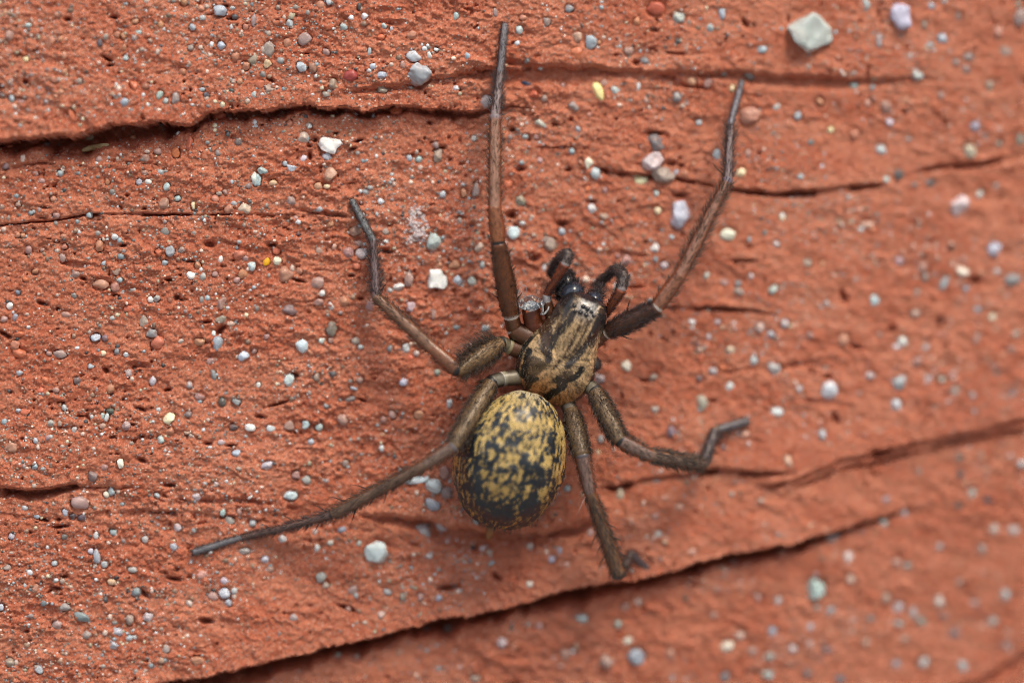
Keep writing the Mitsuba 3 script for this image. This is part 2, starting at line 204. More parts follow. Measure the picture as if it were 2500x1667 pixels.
# ---------------------------------------------------------------- pebbles set in the wall
PEB = {
(0, 0): "35,90,50,55,t 195,175,45,35,b 345,290,75,100,t 65,250,70,75,p 175,410,42,40,y 445,500,45,55,t 415,270,50,45,t 390,105,38,45,t 930,150,50,35,t 725,255,42,48,g 805,240,55,45,t 850,250,45,45,t 920,258,45,45,g 957,225,55,30,b 685,300,45,60,d 855,330,35,45,t 1035,285,45,40,p 1105,165,45,55,t 1325,190,45,50,b 1510,80,95,75,b 1385,60,50,45,t 1270,15,50,50,t 1690,190,40,50,t 1750,145,45,80,g 1525,318,55,60,b 1310,330,45,42,g 1620,390,65,55,t 1745,410,65,90,g 1690,455,60,60,t 1255,495,55,55,t 925,590,60,75,o 865,400,38,38,b 545,560,40,45,g 370,550,45,55,t 420,635,45,45,t 125,645,45,45,t 78,680,42,48,b 147,703,60,40,p 385,665,40,30,t 1100,655,45,60,b 1203,685,60,85,g 1138,698,42,45,b 860,705,60,55,b 1180,780,80,55,db 570,855,85,45,p 860,818,50,45,o 490,800,45,90,o 330,900,65,40,t 145,845,60,30,t 1390,617,42,35,b 1420,657,42,42,d 1590,625,45,40,d 1750,655,40,60,b 1650,560,45,55,t 1300,440,40,50,p 440,385,40,60,t 615,945,65,50,yd 1515,800,90,70,o 685,1100,60,50,p 490,1125,45,45,o 418,1195,50,45,b 955,1258,45,55,b 1020,1252,48,42,w 1110,1188,50,45,b 1145,1288,50,60,B 1130,1400,75,80,pt 1220,1365,45,40,b 1330,1415,35,55,y 1575,1440,65,65,t 1680,1440,90,80,wt 1750,1225,45,80,w 1480,1370,55,60,t 1550,1325,40,40,p 365,1370,45,45,t 125,1410,40,40,p 390,1480,50,45,p 615,1482,52,50,b 15,1425,40,45,p 35,1140,60,55,dp 245,1195,45,40,p 1000,1090,60,60,p 1085,1040,60,50,p 1300,985,60,90,o 1210,1050,50,80,o 995,1190,48,40,p 740,1255,40,40,t 285,1250,50,45,p 320,1000,60,45,d 915,955,50,40,t",
(1, 0): "87,342,80,100,g 335,270,85,110,gp 230,165,55,55,b 605,182,52,55,b 750,115,52,50,w 880,180,42,40,b 930,200,28,40,b 1380,112,42,58,b 1645,92,45,65,g 500,20,45,50,b 445,35,55,55,t 150,55,35,35,g 270,50,45,35,g 712,45,35,60,d 315,458,68,68,wb 385,470,65,65,td 485,362,50,52,p 530,578,60,70,gt 650,515,95,75,r 860,520,70,50,b 808,458,50,50,B 780,358,32,60,b 1090,388,100,75,wb 1120,515,135,140,bg,45 1195,382,40,45,w 1160,335,45,35,w 1240,343,35,35,w 1078,245,75,65,t 860,258,55,45,o 480,650,65,50,g 455,565,60,40,t 85,615,80,90,gt 80,440,55,65,yt 30,580,60,60,o 215,295,55,65,t 1010,450,40,55,p 1455,388,45,50,b 865,620,70,50,g 965,770,90,60,o 330,945,80,80,wt 510,1005,140,115,W 490,1080,65,55,b 325,1090,48,50,w 240,1158,75,60,wb 50,1175,80,50,b 10,1240,55,90,B 200,1125,35,40,b 115,1260,60,45,yt 510,1200,90,100,tw 430,1285,65,50,ty 485,1285,50,50,y 240,1385,60,65,gt 430,1435,65,50,b 1250,1070,65,95,g 1240,1000,45,50,g 1055,1090,42,45,b 1120,1097,45,45,b 935,1203,35,35,b 1285,1340,45,50,B 1515,1310,60,100,gp 1430,1330,50,60,t 1590,700,90,95,gb 1380,610,50,40,w 1405,845,50,35,t 1500,955,50,40,wp 1735,1270,60,80,o 1400,1525,50,60,g 860,1385,45,45,w 515,1540,45,50,t 275,1500,40,35,p 810,810,35,50,b 365,870,40,45,w 235,850,45,50,t 100,855,50,35,o",
(2, 0): "990,60,120,100,ro 1140,125,100,75,bg 1445,95,48,80,b 1365,190,52,60,b 235,150,55,65,g 50,210,50,60,wb 75,125,65,45,t 395,62,60,55,bd 455,258,80,75,tw 540,288,85,90,b 600,295,40,35,t 445,365,90,80,o 800,350,65,70,p 915,420,60,45,bd 860,150,50,55,t 35,298,40,40,w 100,405,50,70,db 195,465,45,40,b 1200,340,40,40,p 1720,340,70,60,B 1140,285,30,40,d 1640,520,75,70,dg 1305,490,55,50,t 1235,565,60,65,ty 1350,578,55,70,p 1515,610,45,50,y 595,630,62,130,Y,-20 635,575,50,50,tb 708,628,60,60,bw 100,578,80,35,k,22 425,733,75,70,g 1135,675,60,75,bd 195,852,75,65,wp 1285,845,45,42,B 530,790,40,35,ow 455,890,38,45,b 330,880,30,35,t 88,942,45,45,b 165,945,40,35,p 1000,980,140,115,dg 965,1105,140,130,Wp 1040,1200,160,125,g 870,1240,125,70,Yw,5 1130,1190,35,50,b 1185,1190,70,60,t 1250,1130,40,45,t 530,1120,60,85,Wy 572,1190,65,95,B 410,1040,42,50,b 190,1105,45,50,p 470,1120,40,40,t 1155,1460,150,200,WP 1640,800,140,120,tp 1575,1190,65,60,y 1410,1060,50,70,b 55,1390,70,85,g 545,1440,62,65,w 625,1490,65,55,pb 1000,1450,55,60,y 520,1305,50,50,o 995,1335,40,50,wb 640,1310,35,40,p 150,650,60,60,o 225,680,50,50,g 870,600,30,60,w 920,690,30,50,wo 1625,1060,45,60,p 945,745,35,35,wo 350,590,40,40,p",
(3, 0): "285,205,280,285,G,-22 910,115,145,180,G 675,35,55,85,b 1125,40,50,55,b 1215,10,60,40,b 1735,120,85,130,g 1725,30,50,60,g 1200,265,65,60,B 1118,308,45,45,b 1075,175,45,55,g 1310,115,40,55,g 765,285,50,110,gb 590,505,65,50,g 590,595,60,50,b 1030,520,80,80,Bg 1380,395,75,55,g 1365,475,55,75,g 1290,430,50,50,g 1590,225,70,90,po 1640,350,85,65,g 685,712,50,55,tw 810,730,95,95,p 355,705,50,60,t 60,740,50,45,wb 205,800,50,60,b 835,845,50,55,w 780,1030,75,70,wb 295,980,40,45,db 430,895,45,45,y 1430,870,70,70,Pb 1590,990,55,45,g 1390,1040,100,90,gy 905,1205,75,85,d 815,1240,55,55,b 1120,1265,55,65,d 1310,1410,140,150,Wp,30 1455,1335,55,55,w 225,1218,45,40,wb 370,1145,36,36,w 590,930,70,80,t 275,460,60,50,g 1090,695,45,50,t 945,690,50,70,t 1570,1280,65,45,g 650,1240,50,75,t 100,1500,45,45,y 680,1545,100,55,tw 1525,590,55,75,g 1735,960,55,75,g 1190,655,50,50,g",
(0, 1): "435,60,55,45,t 195,152,50,55,p 292,152,40,32,p 430,208,45,60,pb 685,125,65,75,t 440,130,50,40,t 120,50,40,40,t 155,55,40,40,t 155,240,42,40,t 245,298,45,40,t 180,355,50,40,o 120,445,40,38,db 520,318,60,55,p 715,245,32,38,b 800,295,55,65,p 692,390,105,65,tp 795,410,65,70,tp 822,362,42,45,b 915,428,48,40,bg 1170,160,60,75,Pb 1095,170,60,50,o 1255,148,45,42,g 1520,217,42,48,W 1650,185,80,75,to 1690,210,45,40,p 1735,260,60,70,bw 1315,328,60,55,W 1398,332,50,65,bp 1480,320,42,42,p 1668,320,70,65,t 1630,362,50,45,p 1135,240,45,45,b 1360,258,45,50,t 65,540,45,55,W 105,612,42,55,P 25,630,55,55,pb 450,600,75,45,p 885,560,75,45,o 988,645,62,80,g 1035,495,42,48,W 1077,485,48,50,bg 1525,515,60,90,p 1520,630,75,55,g 1590,660,60,45,pw 1045,725,90,60,wd 1085,790,90,90,to 660,757,62,62,B 725,760,45,45,dp 410,870,90,55,g,10 335,865,45,40,p 708,868,48,50,y 805,855,38,52,bd 867,873,40,35,w 130,730,70,40,o 100,808,65,65,t 130,865,100,60,o 625,955,48,38,b 130,998,45,45,b 885,1005,55,65,gb 1050,1055,52,62,Pw 1245,780,40,35,wp 1370,785,80,50,t 1490,800,75,100,P 1470,730,35,45,w 1675,880,78,78,B 1748,850,40,45,p 1450,920,55,60,p 530,1055,50,55,dp 440,1240,40,50,b 765,1110,55,70,t 755,1262,60,45,d 1305,1080,50,50,bg 1470,1015,45,75,bd 1375,1165,65,65,p 175,1265,65,55,o 125,1258,40,40,b 735,1310,35,70,bw 705,1295,35,40,b 350,1345,50,50,bp 408,1350,40,45,g 870,1360,60,60,g 1165,1312,80,78,Yw 1300,1285,55,50,dg 1530,1200,60,60,d 1625,1200,60,60,bd 1720,1378,75,62,W 1610,1370,65,45,d 1170,1400,60,60,t 1105,1460,55,55,wb 1285,1410,50,40,p 85,1510,85,70,tg 245,1465,35,40,b 330,1445,50,45,g 510,1390,40,45,wp 1520,1475,60,35,wp 1630,1550,60,50,b 705,1365,55,45,p 310,1050,55,55,o 280,1120,50,50,o 385,1115,50,45,p",
(1, 1): "65,235,60,65,L 143,227,65,55,wy 190,320,130,100,tg,-15 295,300,50,60,t 420,380,110,80,pg,-20 453,447,50,52,w 237,562,100,85,gd 600,505,80,80,t 515,535,45,65,wp 430,510,75,55,p 525,695,75,100,gd 315,810,95,110,WB 375,855,60,50,t 453,775,48,45,w 515,775,45,45,p 75,750,48,50,p 680,20,85,75,p 712,108,65,55,pg 640,170,75,65,p 725,180,85,75,wp 890,28,48,50,g 893,95,42,38,w 1225,100,95,130,BG 1250,358,125,190,W 1050,355,65,95,pg 980,405,80,60,w,-20 1390,365,60,65,bw 1490,365,65,65,wg 1260,255,45,50,t 1360,255,80,70,t 1535,135,60,75,wt 1560,255,45,45,b 780,535,70,85,p 1065,545,80,65,wp 1225,600,40,80,p 1580,690,60,50,wb 1380,685,60,40,db 690,780,65,50,g 920,830,45,48,bd 1030,830,55,65,Pw 1105,865,45,45,wp 1060,895,55,45,o 720,820,40,40,w 1020,1062,65,65,B 715,1045,50,50,p 1250,995,50,50,bg 525,1010,60,60,d 225,1045,75,90,wb 418,1030,50,55,g 675,1105,60,40,b 1330,1210,45,65,bw 1120,1285,70,60,t 600,1320,85,80,p 875,1320,55,55,p 940,1285,50,60,p 340,1355,60,60,b 230,1360,90,80,p 100,1378,65,45,w 435,1375,60,50,b 380,1475,48,45,b 540,130,40,45,wo 290,45,35,35,d 140,160,60,50,o 430,155,60,55,p 690,265,60,45,o 650,1180,70,40,dp 870,1430,60,50,t 15,1080,35,35,w",
(2, 1): "5,40,90,100,WB 345,28,55,55,wb 262,115,80,95,gt 980,138,65,60,W 1485,42,115,80,Wy 785,230,80,90,tw 730,195,45,45,p 1045,260,55,50,wp 1340,330,50,55,wp 1460,375,60,60,p 1555,385,50,60,bd 1560,440,80,60,g 1645,330,50,50,wp 1238,650,55,55,w 790,955,65,85,Wy 1415,650,45,50,wp 1350,750,45,45,wp 1710,690,60,80,wt 1505,845,70,60,wt 1665,920,55,65,wb 1495,1090,60,60,w 1305,1210,90,120,gb 985,1250,55,60,wp 1385,985,60,60,bg 1450,960,40,55,o 975,1030,60,60,g 1100,1405,80,80,dp 1285,1040,55,50,dp 220,275,35,50,w 710,410,40,60,w 1290,845,50,50,p 1605,1420,60,60,ow 1450,1505,50,60,dg 605,1040,60,60,wp",
(3, 1): "1560,150,100,90,B 1335,300,105,95,wy 1680,360,120,90,Bd 1340,215,45,45,p 900,230,60,65,wp 735,505,60,80,wb 1210,385,50,95,Pb,25 375,250,50,50,t 270,245,60,60,g 425,1120,110,135,WG 885,1225,70,90,WB 60,1270,80,60,WB 515,770,85,85,tp 925,785,70,65,w 880,820,45,40,w 1440,565,50,60,bg 1545,620,60,55,wy 1705,730,50,55,bg 1675,835,55,60,g 900,1060,85,105,Pb 1025,925,70,80,p 1105,1045,60,60,wp 1195,1045,50,50,wp 1270,1015,65,70,p 1285,1130,70,70,g 1410,1155,50,55,wp 215,1110,50,60,wp 370,1425,65,75,b 1190,735,85,85,op 1435,760,50,95,pg 1070,270,55,85,p 1080,340,45,60,g 640,10,50,45,w 720,12,50,45,o 55,115,50,45,wp 110,660,55,65,wp 40,970,105,85,wg 20,735,55,55,Pb 35,425,60,60,wb 1010,590,75,55,p 1025,450,55,55,g 885,955,45,50,t 770,740,45,55,p 285,745,55,65,p 405,520,50,45,wp 1365,420,45,45,Pb 360,1340,45,55,ow 700,1015,75,55,wp 1085,825,50,45,b",
(0, 2): "830,55,55,70,Wy 718,80,50,50,p 640,140,85,70,dp 380,170,60,60,bg 435,190,45,45,db 550,325,110,105,pP 170,360,50,40,b 255,410,50,45,b 730,268,45,50,wy 770,245,50,60,b 1083,275,42,45,b 1355,285,65,55,wg 1490,195,38,38,wp 1720,278,45,48,W 450,390,40,60,b 500,415,50,40,d 565,425,60,40,d 660,548,40,55,w 780,530,50,50,Pb 670,690,55,100,BG,-5 625,658,38,42,bw 722,748,50,45,b 915,785,70,45,bp 1195,628,55,60,Pb 1000,575,45,50,wp 205,805,45,40,w 80,555,45,45,b 45,775,55,55,g 375,745,50,40,b 245,915,65,60,tg 450,1045,70,60,gb 560,1110,115,65,db,20 395,1165,65,65,pb 820,1215,65,60,b 890,1255,55,55,b 785,1305,60,60,b 600,1235,60,60,gp 1145,1330,55,60,gb 1545,950,75,70,wb 1575,1015,50,50,b 1390,820,70,70,tw 1545,860,55,50,wp 1305,1020,50,55,wt 770,870,55,50,yt 10,1045,40,45,wb 500,950,40,40,w 1465,970,70,65,p 1585,445,65,60,bg 1740,470,60,55,b 1535,390,45,70,b 1650,385,40,55,p 1225,495,55,55,wp 1690,660,80,45,gb 1365,1410,100,50,t 890,1130,60,70,g 65,1425,70,60,g 270,1470,60,60,b 1020,1110,70,60,wp 940,940,80,60,db 240,75,38,40,b",
(1, 2): "235,272,95,72,WB 830,680,150,180,WG 1155,525,125,105,bg 1290,475,95,105,bg 75,70,90,55,wg,-30 275,135,60,60,p 345,170,60,60,bg 615,55,50,50,g 1110,165,160,62,WB,-10 1225,210,110,95,Pw 1300,115,75,90,pd 1320,255,85,90,dp 1220,330,105,85,P,30 62,720,58,56,wb 100,780,50,50,p 180,575,60,55,wb 450,840,70,75,bg 480,890,50,50,wt 905,940,60,55,bg 1130,975,55,55,pb 1010,970,45,60,g 1262,985,60,55,P 1215,1095,90,66,Wy 865,1095,60,55,pb 640,1055,45,50,p 260,1115,60,55,bp 670,930,75,65,gt 565,1390,70,60,bg 690,1390,55,55,g 990,1355,55,55,po 1700,1290,75,70,wp 295,1500,55,55,g 1180,1200,50,50,dp 1330,1195,80,50,db 1195,685,55,55,wp 1570,640,55,55,wp 1510,1540,90,50,g 710,605,40,40,wp 515,600,50,45,wp 420,635,45,55,w 590,510,75,45,db 405,525,45,45,wt",
(2, 2): "120,625,55,50,wp 275,712,55,55,Pw 380,750,50,50,wo 120,885,55,55,wy 745,265,75,70,gy 375,225,50,45,b 1010,540,55,50,wp 985,415,55,55,p 1155,350,65,50,wo 1235,665,70,65,wo 865,1005,60,55,pw 780,1040,70,60,p 480,1120,85,60,b 730,1160,55,55,bg 795,1275,65,55,wy 860,1385,115,105,Pb 650,1420,95,95,gt 1095,1370,70,80,tg 1480,1310,90,80,wy 1570,1240,65,65,wt 1655,1350,65,70,g 1750,1390,50,70,g 1470,1525,75,70,bd 1745,1510,55,60,bp 1390,1100,50,50,p 1530,740,50,55,gb 145,1060,70,60,t 185,1170,60,50,p 1715,310,50,50,pb 1695,975,50,60,pw 370,1370,70,80,p 440,1315,50,50,p 1195,985,40,38,d 540,530,50,60,pw 330,650,40,50,b",
(3, 2): "135,45,65,85,wo 460,570,125,66,bw 430,640,50,40,o 552,700,70,85,Wp 325,930,130,150,PB 330,820,36,44,bd 810,300,55,55,bp 795,465,70,60,b 935,400,60,60,bg 1405,260,65,60,bg 1560,510,65,70,wp 1690,515,90,65,wg 1185,630,55,60,bg 1475,645,55,65,g 890,735,70,70,pb 960,760,50,50,bg 1320,870,55,60,g 1635,960,65,85,bp 810,980,65,60,g 900,1050,70,80,wg 1000,1085,55,80,bg 1185,1000,70,70,wp 1210,1100,80,50,d,25 1060,1145,80,50,db,25 1550,1140,65,70,bg 1075,1430,75,80,wg 1340,1450,75,70,b 885,1440,70,60,bg 670,1285,60,55,p 165,1330,65,60,wg 285,1300,55,60,pb 570,850,60,65,pw 430,1065,65,55,bg 335,1050,50,40,g 710,1125,60,50,g 905,1160,65,50,bg 940,1260,50,50,gp 1290,1220,90,60,dg 1645,1300,60,60,g 410,1340,80,60,dg 270,1500,60,60,dg 500,1540,70,60,db 100,700,65,80,pw 1040,110,50,50,g 1325,130,55,50,d 1510,310,60,50,d 1310,345,50,40,d 30,1210,60,70,b 290,1190,50,70,b 20,1385,40,60,b 10,1510,50,60,B 1430,1020,50,50,p 70,1000,50,60,wp",
}
CODE = {'w': (212, 221, 227), 'W': (236, 247, 252), 'b': (160, 188, 202), 'B': (168, 200, 216), 'g': (150, 147, 143), 'd': (84, 86, 92), 't': (178, 138, 112), 'p': (164, 146, 146), 'P': (140, 158, 184),
        'o': (198, 112, 80), 's': (236, 206, 188), 'y': (228, 218, 180), 'Y': (244, 230, 150), 'r': (160, 66, 62), 'k': (40, 58, 78), 'G': (172, 199, 207), 'L': (226, 168, 20)}
ICO = {s: trimesh.creation.icosphere(s) for s in (0, 1, 2, 3)}

def pebble(c, ax, ang, seed, col, sub, squareness=0.0):
    """an irregular rounded stone: centre, three radii, turn about the line of sight"""
    s = ICO[sub]
    v = np.array(s.vertices)
    r = np.random.default_rng(seed)
    if squareness:
        v = np.sign(v) * np.abs(v) ** (1 - squareness)
        v /= np.maximum(np.abs(v).max(1, keepdims=True) ** 0.35, 1e-6) * 1.05
    for _ in range(6):                                  # a few ground-off facets
        n = r.normal(size=3)
        n /= np.linalg.norm(n)
        cut = r.uniform(0.52, 0.90)
        d = v @ n
        v = v - np.maximum(d - cut, 0)[:, None] * n * 0.85
    off = r.uniform(-50, 50, 3)
    v = v * (1 + 0.60 * (meshkit.fbm(v * 1.3 + off, 2) - 0.5) + 0.12 * (meshkit.noise(v * 4 + off) - 0.5))[:, None]
    m = meshkit.fbm(np.array(s.vertices) * 2.2 + off, 3)
    c0 = np.minimum(lin(col) / 1.0, .86)
    shade = (1 + 0.55 * (m - 0.5))[:, None]
    dust = sstep(0.35, -0.25, -np.array(s.vertices)[:, 1] + 0.6 * (m - 0.5)) * 0.6
    k = np.maximum(dust[:, None], ((sstep(0.52, 0.75, meshkit.fbm(np.array(s.vertices) * 3.1 + off + 9, 2)) * r.uniform(0.0, 0.6))[:, None]))
    colr = np.clip(c0 * shade * (1 - k) + k * np.array([0.36, 0.135, 0.08]), 0.004, 0.88)
    a = math.radians(-ang)
    v = v * np.array([ax[0], ax[2], ax[1]])
    v = np.stack([v[:, 0] * math.cos(a) - v[:, 2] * math.sin(a), v[:, 1], v[:, 0] * math.sin(a) + v[:, 2] * math.cos(a)], 1)
    return v + c, np.array(s.faces), colr

SPECIAL = {(1, 0, 23): 'grey blue diamond shaped pebble', (2, 0, 51): 'large pale lilac oval pebble', (3, 0, 0): 'large pale green grey squarish pebble', (3, 0, 1): 'pale grey rounded pebble near the top edge', (1, 0, 40): 'large white angular pebble',
           (1, 1, 23): 'tall white oblong pebble', (1, 1, 0): 'small bright yellow grain', (2, 0, 26): 'cream yellow elongated pebble', (2, 0, 29): 'small dark blue sliver',
           (1, 2, 1): 'large white oval pebble', (1, 0, 18): 'dark red pebble', (3, 2, 4): 'blue grey drop shaped pebble', (3, 1, 9): 'pale greenish white oval pebble'}
stones = []
for (tx, ty), text in PEB.items():
    zf = 2.821 if ty < 2 else 2.8256
    for i, e in enumerate(text.split()):
        q = e.split(',')
        u, v, w, hh = map(float, q[:4])
        col = np.mean([CODE[ch] for ch in q[4]], 0)
        col = col.mean() + (col - col.mean()) * (0.7 if q[4][0] in 'bBPG' else 0.5 if q[4][0] in 'pg' else 0.95) + np.array([3, 0, -1]) + rng.normal(0, 4, 3)
        mixc = {'p': .28, 't': .3, 'o': .3, 'g': .1}.get(q[4][0], 0)
        col = col * (1 - mixc) + np.array([200, 112, 86]) * mixc
        ang = float(q[5]) if len(q) > 5 else rng.uniform(-14, 14)
        x, z, h = on_wall(OX[tx] + u / zf, OY[ty] + v / zf)
        a, b = 0.5 * w / zf * PX * 1.06, 0.5 * hh / zf * PX * 1.06
        dep = min(a, b) * rng.uniform(0.75, 1.0)
        sunk = rng.uniform(0.0, 0.45) * dep
        stones.append((a * b, (tx, ty, i), np.array([x, -(h - sunk), z]), (a, b, dep), ang, np.clip(col, 4, 252)))
stones.sort(key=lambda s: -s[0])
rest = []
for n, (_, key, c, ax, ang, col) in enumerate(stones):
    big = ax[0] * ax[1] > 0.45
    sq = 0.34 if key in ((3, 0, 0), (1, 0, 23)) else (0.25 if key in ((1, 1, 23), (3, 0, 1), (1, 0, 40)) else 0)
    v, f, cl = pebble(c, ax, ang, 1000 + n, col, 3 if big else 2 if n < 300 else 1, sq)
    if n < 300:
        k = 'wall__pebble' + ('_%03d' % n if n else '')
        entry(k, v, f, 'pebble', cl)
        if key in SPECIAL:
            labels[k] = {'label': SPECIAL[key]}
    else:
        rest.append((v, f, cl))
for _, key, c, ax, ang, col in stones:                  # the clay shrinks back a little round every stone
    a, b = ax[0], ax[1]
    i0, i1 = np.searchsorted(xs, [c[0] - 2.2 * a - .3, c[0] + 2.2 * a + .3])
    j0, j1 = np.searchsorted(zs, [c[2] - 2.2 * b - .3, c[2] + 2.2 * b + .3])
    sub = H[j0:j1, i0:i1]
    r = np.hypot((X[j0:j1, i0:i1] - c[0]) / a, (Z[j0:j1, i0:i1] - c[2]) / b) + 0.35 * jag[j0:j1, i0:i1]
    sub -= (0.05 + 0.24 * min(a, b)) * rng.uniform(.2, 1.4) * np.exp(-(np.maximum(r - 0.95, 0) / 0.30) ** 2)
V = np.stack([X, -H, Z - lip], -1).reshape(-1, 3)
nz, nx = X.shape
I = (np.arange(nz - 1)[:, None] * nx + np.arange(nx - 1)[None]).reshape(-1)
Q = np.stack([I, I + 1, I + nx + 1, I + nx], -1)
qa = np.concatenate([crack_line[0][0][:-2], crack_line[1][0][8:]])
qg = crack_line[15][0]
qe = np.concatenate([crack_line[7][0], crack_line[10][0], crack_line[11][0][1:-2], crack_line[12][0][2:]])
cx, cz = X[:-1, :-1].reshape(-1), Z[:-1, :-1].reshape(-1)
above_a = cz > np.interp(cx, qa[:, 0], qa[:, 1])
above_e = cz > np.interp(cx, qe[:, 0], qe[:, 1])
above_g = cz > np.interp(cx, qg[:, 0], qg[:, 1])
for i, sel in enumerate([above_a, above_e & ~above_a, above_g & ~above_e, ~above_g]):
    f = Q[sel]
    used, inv = np.unique(f, return_inverse=True)
    entry('wall__stone_layer' + ('_%03d' % i if i else ''), V[used], inv.reshape(f.shape), 'clay')
labels['wall'] = {'label': 'rough red earthen brick wall with cracked layers and embedded pebbles behind the spider', 'category': 'wall'}
core = trimesh.creation.box([360, 60, 320])
core.apply_translation([0, 46.0 + 30, 0])
entry('wall__core', core.vertices, core.faces, 'clay', smooth=False)

# sand: thousands of small rounded grains, from hairline to a third of a millimetre
NG = 64000
gx, gz = rng.uniform(-45, 45, NG), rng.uniform(-32, 32, NG)
gr = np.exp(rng.normal(math.log(0.068), 0.40, NG)).clip(0.035, 0.26)
dens = meshkit.fbm(np.stack([gx / 5, gz / 3, gx * 0], -1), 3, 77) - 0.0045 * gx - 0.09 * (gz < np.interp(gx, crack_line[15][0][:, 0], crack_line[15][0][:, 1]))
keep = dens + rng.uniform(-0.25, 0.25, NG) + 0.10 * ((gx < -8) & (gz > np.interp(gx, crack_line[0][0][:, 0], crack_line[0][0][:, 1]))) > 0.56
gx, gz, gr = gx[keep], gz[keep], gr[keep]
gh = wall_h(gx, gz, H)
cols = np.array([CODE[c] for c in 'bgptotsgwyodtssw'], float)
cols = cols.mean(1, keepdims=True) + (cols - cols.mean(1, keepdims=True)) * 0.75
for i in range(len(gx)):
    r = gr[i]
    s = ICO[1 if r > 0.12 else 0]
    nv = len(s.vertices)
    ax = (r * rng.uniform(0.8, 1.3), r * rng.uniform(0.8, 1.25), r * rng.uniform(0.7, 1))
    v = np.array(s.vertices) * (1 + rng.normal(0, 0.10, (nv, 1))) * np.array([ax[0], ax[2], ax[1]])
    c_ = cols[rng.integers(0, len(cols))] * rng.uniform(0.7, 1.08)
    rest.append((v + [gx[i], -(gh[i] + 0.05 * r), gz[i]], np.array(s.faces), np.tile(np.clip(lin(c_.clip(4, 250)) / 1.05, 0, .85), (nv, 1))))

def merge(parts):
    n, vs, fs, cs = 0, [], [], []
    for v, f, c in parts:
        vs.append(v); fs.append(np.asarray(f) + n); cs.append(c)
        n += len(v)
    return np.concatenate(vs), np.concatenate(fs), np.concatenate(cs)
gm = merge(rest)
entry('wall__sand_grain', gm[0], gm[1], 'pebble', gm[2], kind='stuff')
# white crust left of the upright leg
cr = []
for _ in range(120):
    t = rng.uniform(0, 1)
    if t < 0.45:
        px, py = 1010 + rng.normal(0, 9), 500 + 70 * rng.uniform(0, 1)
    elif t < 0.7:
        px, py = 1032 + rng.normal(0, 9), 545 + rng.normal(0, 14)
    else:
        a = rng.uniform(0, 1)
        px, py = 990 + 52 * a + rng.normal(0, 5), 600 - 22 * math.sin(a * 2.8) + rng.normal(0, 5) - 8 * a
    x, z, h = on_wall(px, py)
    h = float(wall_h(x, z, H)[0])
    r = rng.uniform(0.04, 0.13)
    v = np.array(ICO[1].vertices) * (1 + rng.normal(0, .15, (42, 1))) * [r * 1.3, r * 0.5, r]
    cr.append((v + [x, -h - 0.02, z], np.array(ICO[1].faces), np.tile(alb(*(np.array([238, 222, 224]) * rng.uniform(.8, 1))), (42, 1))))
entry('wall__white_crust', *merge(cr)[:2], 'pebble', merge(cr)[2], kind='stuff', label='crumbly white crust on the stone')

# ---------------------------------------------------------------- the spider
# The body is one closed surface: every segment is a solid with colour and roughness at its vertices, and all are joined by a boolean union.
solids, hairs = [], []

def solid(v, f, col, rough):
    props = np.hstack([v, col, np.broadcast_to(rough, (len(v),))[:, None]]).astype(np.float32)
    mesh = m3.Mesh(vert_properties=np.ascontiguousarray(props), tri_verts=np.ascontiguousarray(np.asarray(f, np.uint32)))
    mesh.merge()
    s = m3.Manifold(mesh)
    if s.volume() < 0:
        mesh = m3.Mesh(vert_properties=np.ascontiguousarray(props), tri_verts=np.ascontiguousarray(np.asarray(f, np.uint32)[:, ::-1]))
        mesh.merge()
        s = m3.Manifold(mesh)
    if s.is_empty():
        raise ValueError('bad solid')
    solids.append(s)

def rings(R):
    """closed surface through rings (n, m, 3), its first and last ring drawn to their centres"""
    n, m, _ = R.shape
    v = np.vstack([R.reshape(-1, 3), R[0].mean(0), R[-1].mean(0)])
    i, j = np.meshgrid(np.arange(n - 1), np.arange(m), indexing='ij')
    a, b = i * m + j, i * m + (j + 1) % m
    f = np.concatenate([np.stack([a, b, b + m], -1).reshape(-1, 3), np.stack([a, b + m, a + m], -1).reshape(-1, 3)])
    k = np.arange(m)
    f = np.vstack([f, np.stack([(k + 1) % m, k, np.full(m, n * m)], -1), np.stack([(n - 1) * m + k, (n - 1) * m + (k + 1) % m, np.full(m, n * m + 1)], -1)])
    return v, f

def unit(a):
    return a / np.maximum(np.linalg.norm(a, axis=-1, keepdims=True), 1e-9)

def frame(axis_):
    n = np.array([0, -1.0, 0]) - axis_ * np.dot([0, -1.0, 0], axis_)      # dorsal side: towards the camera's side of the wall
    n = unit(n) if np.linalg.norm(n) > 0.15 else unit(np.cross(axis_, [1, 0, 0.3]))
    return n, np.cross(axis_, n)

def add_hair(p, d, L, r, col, bend):
    hairs.append((p, d, L, r, col, bend))

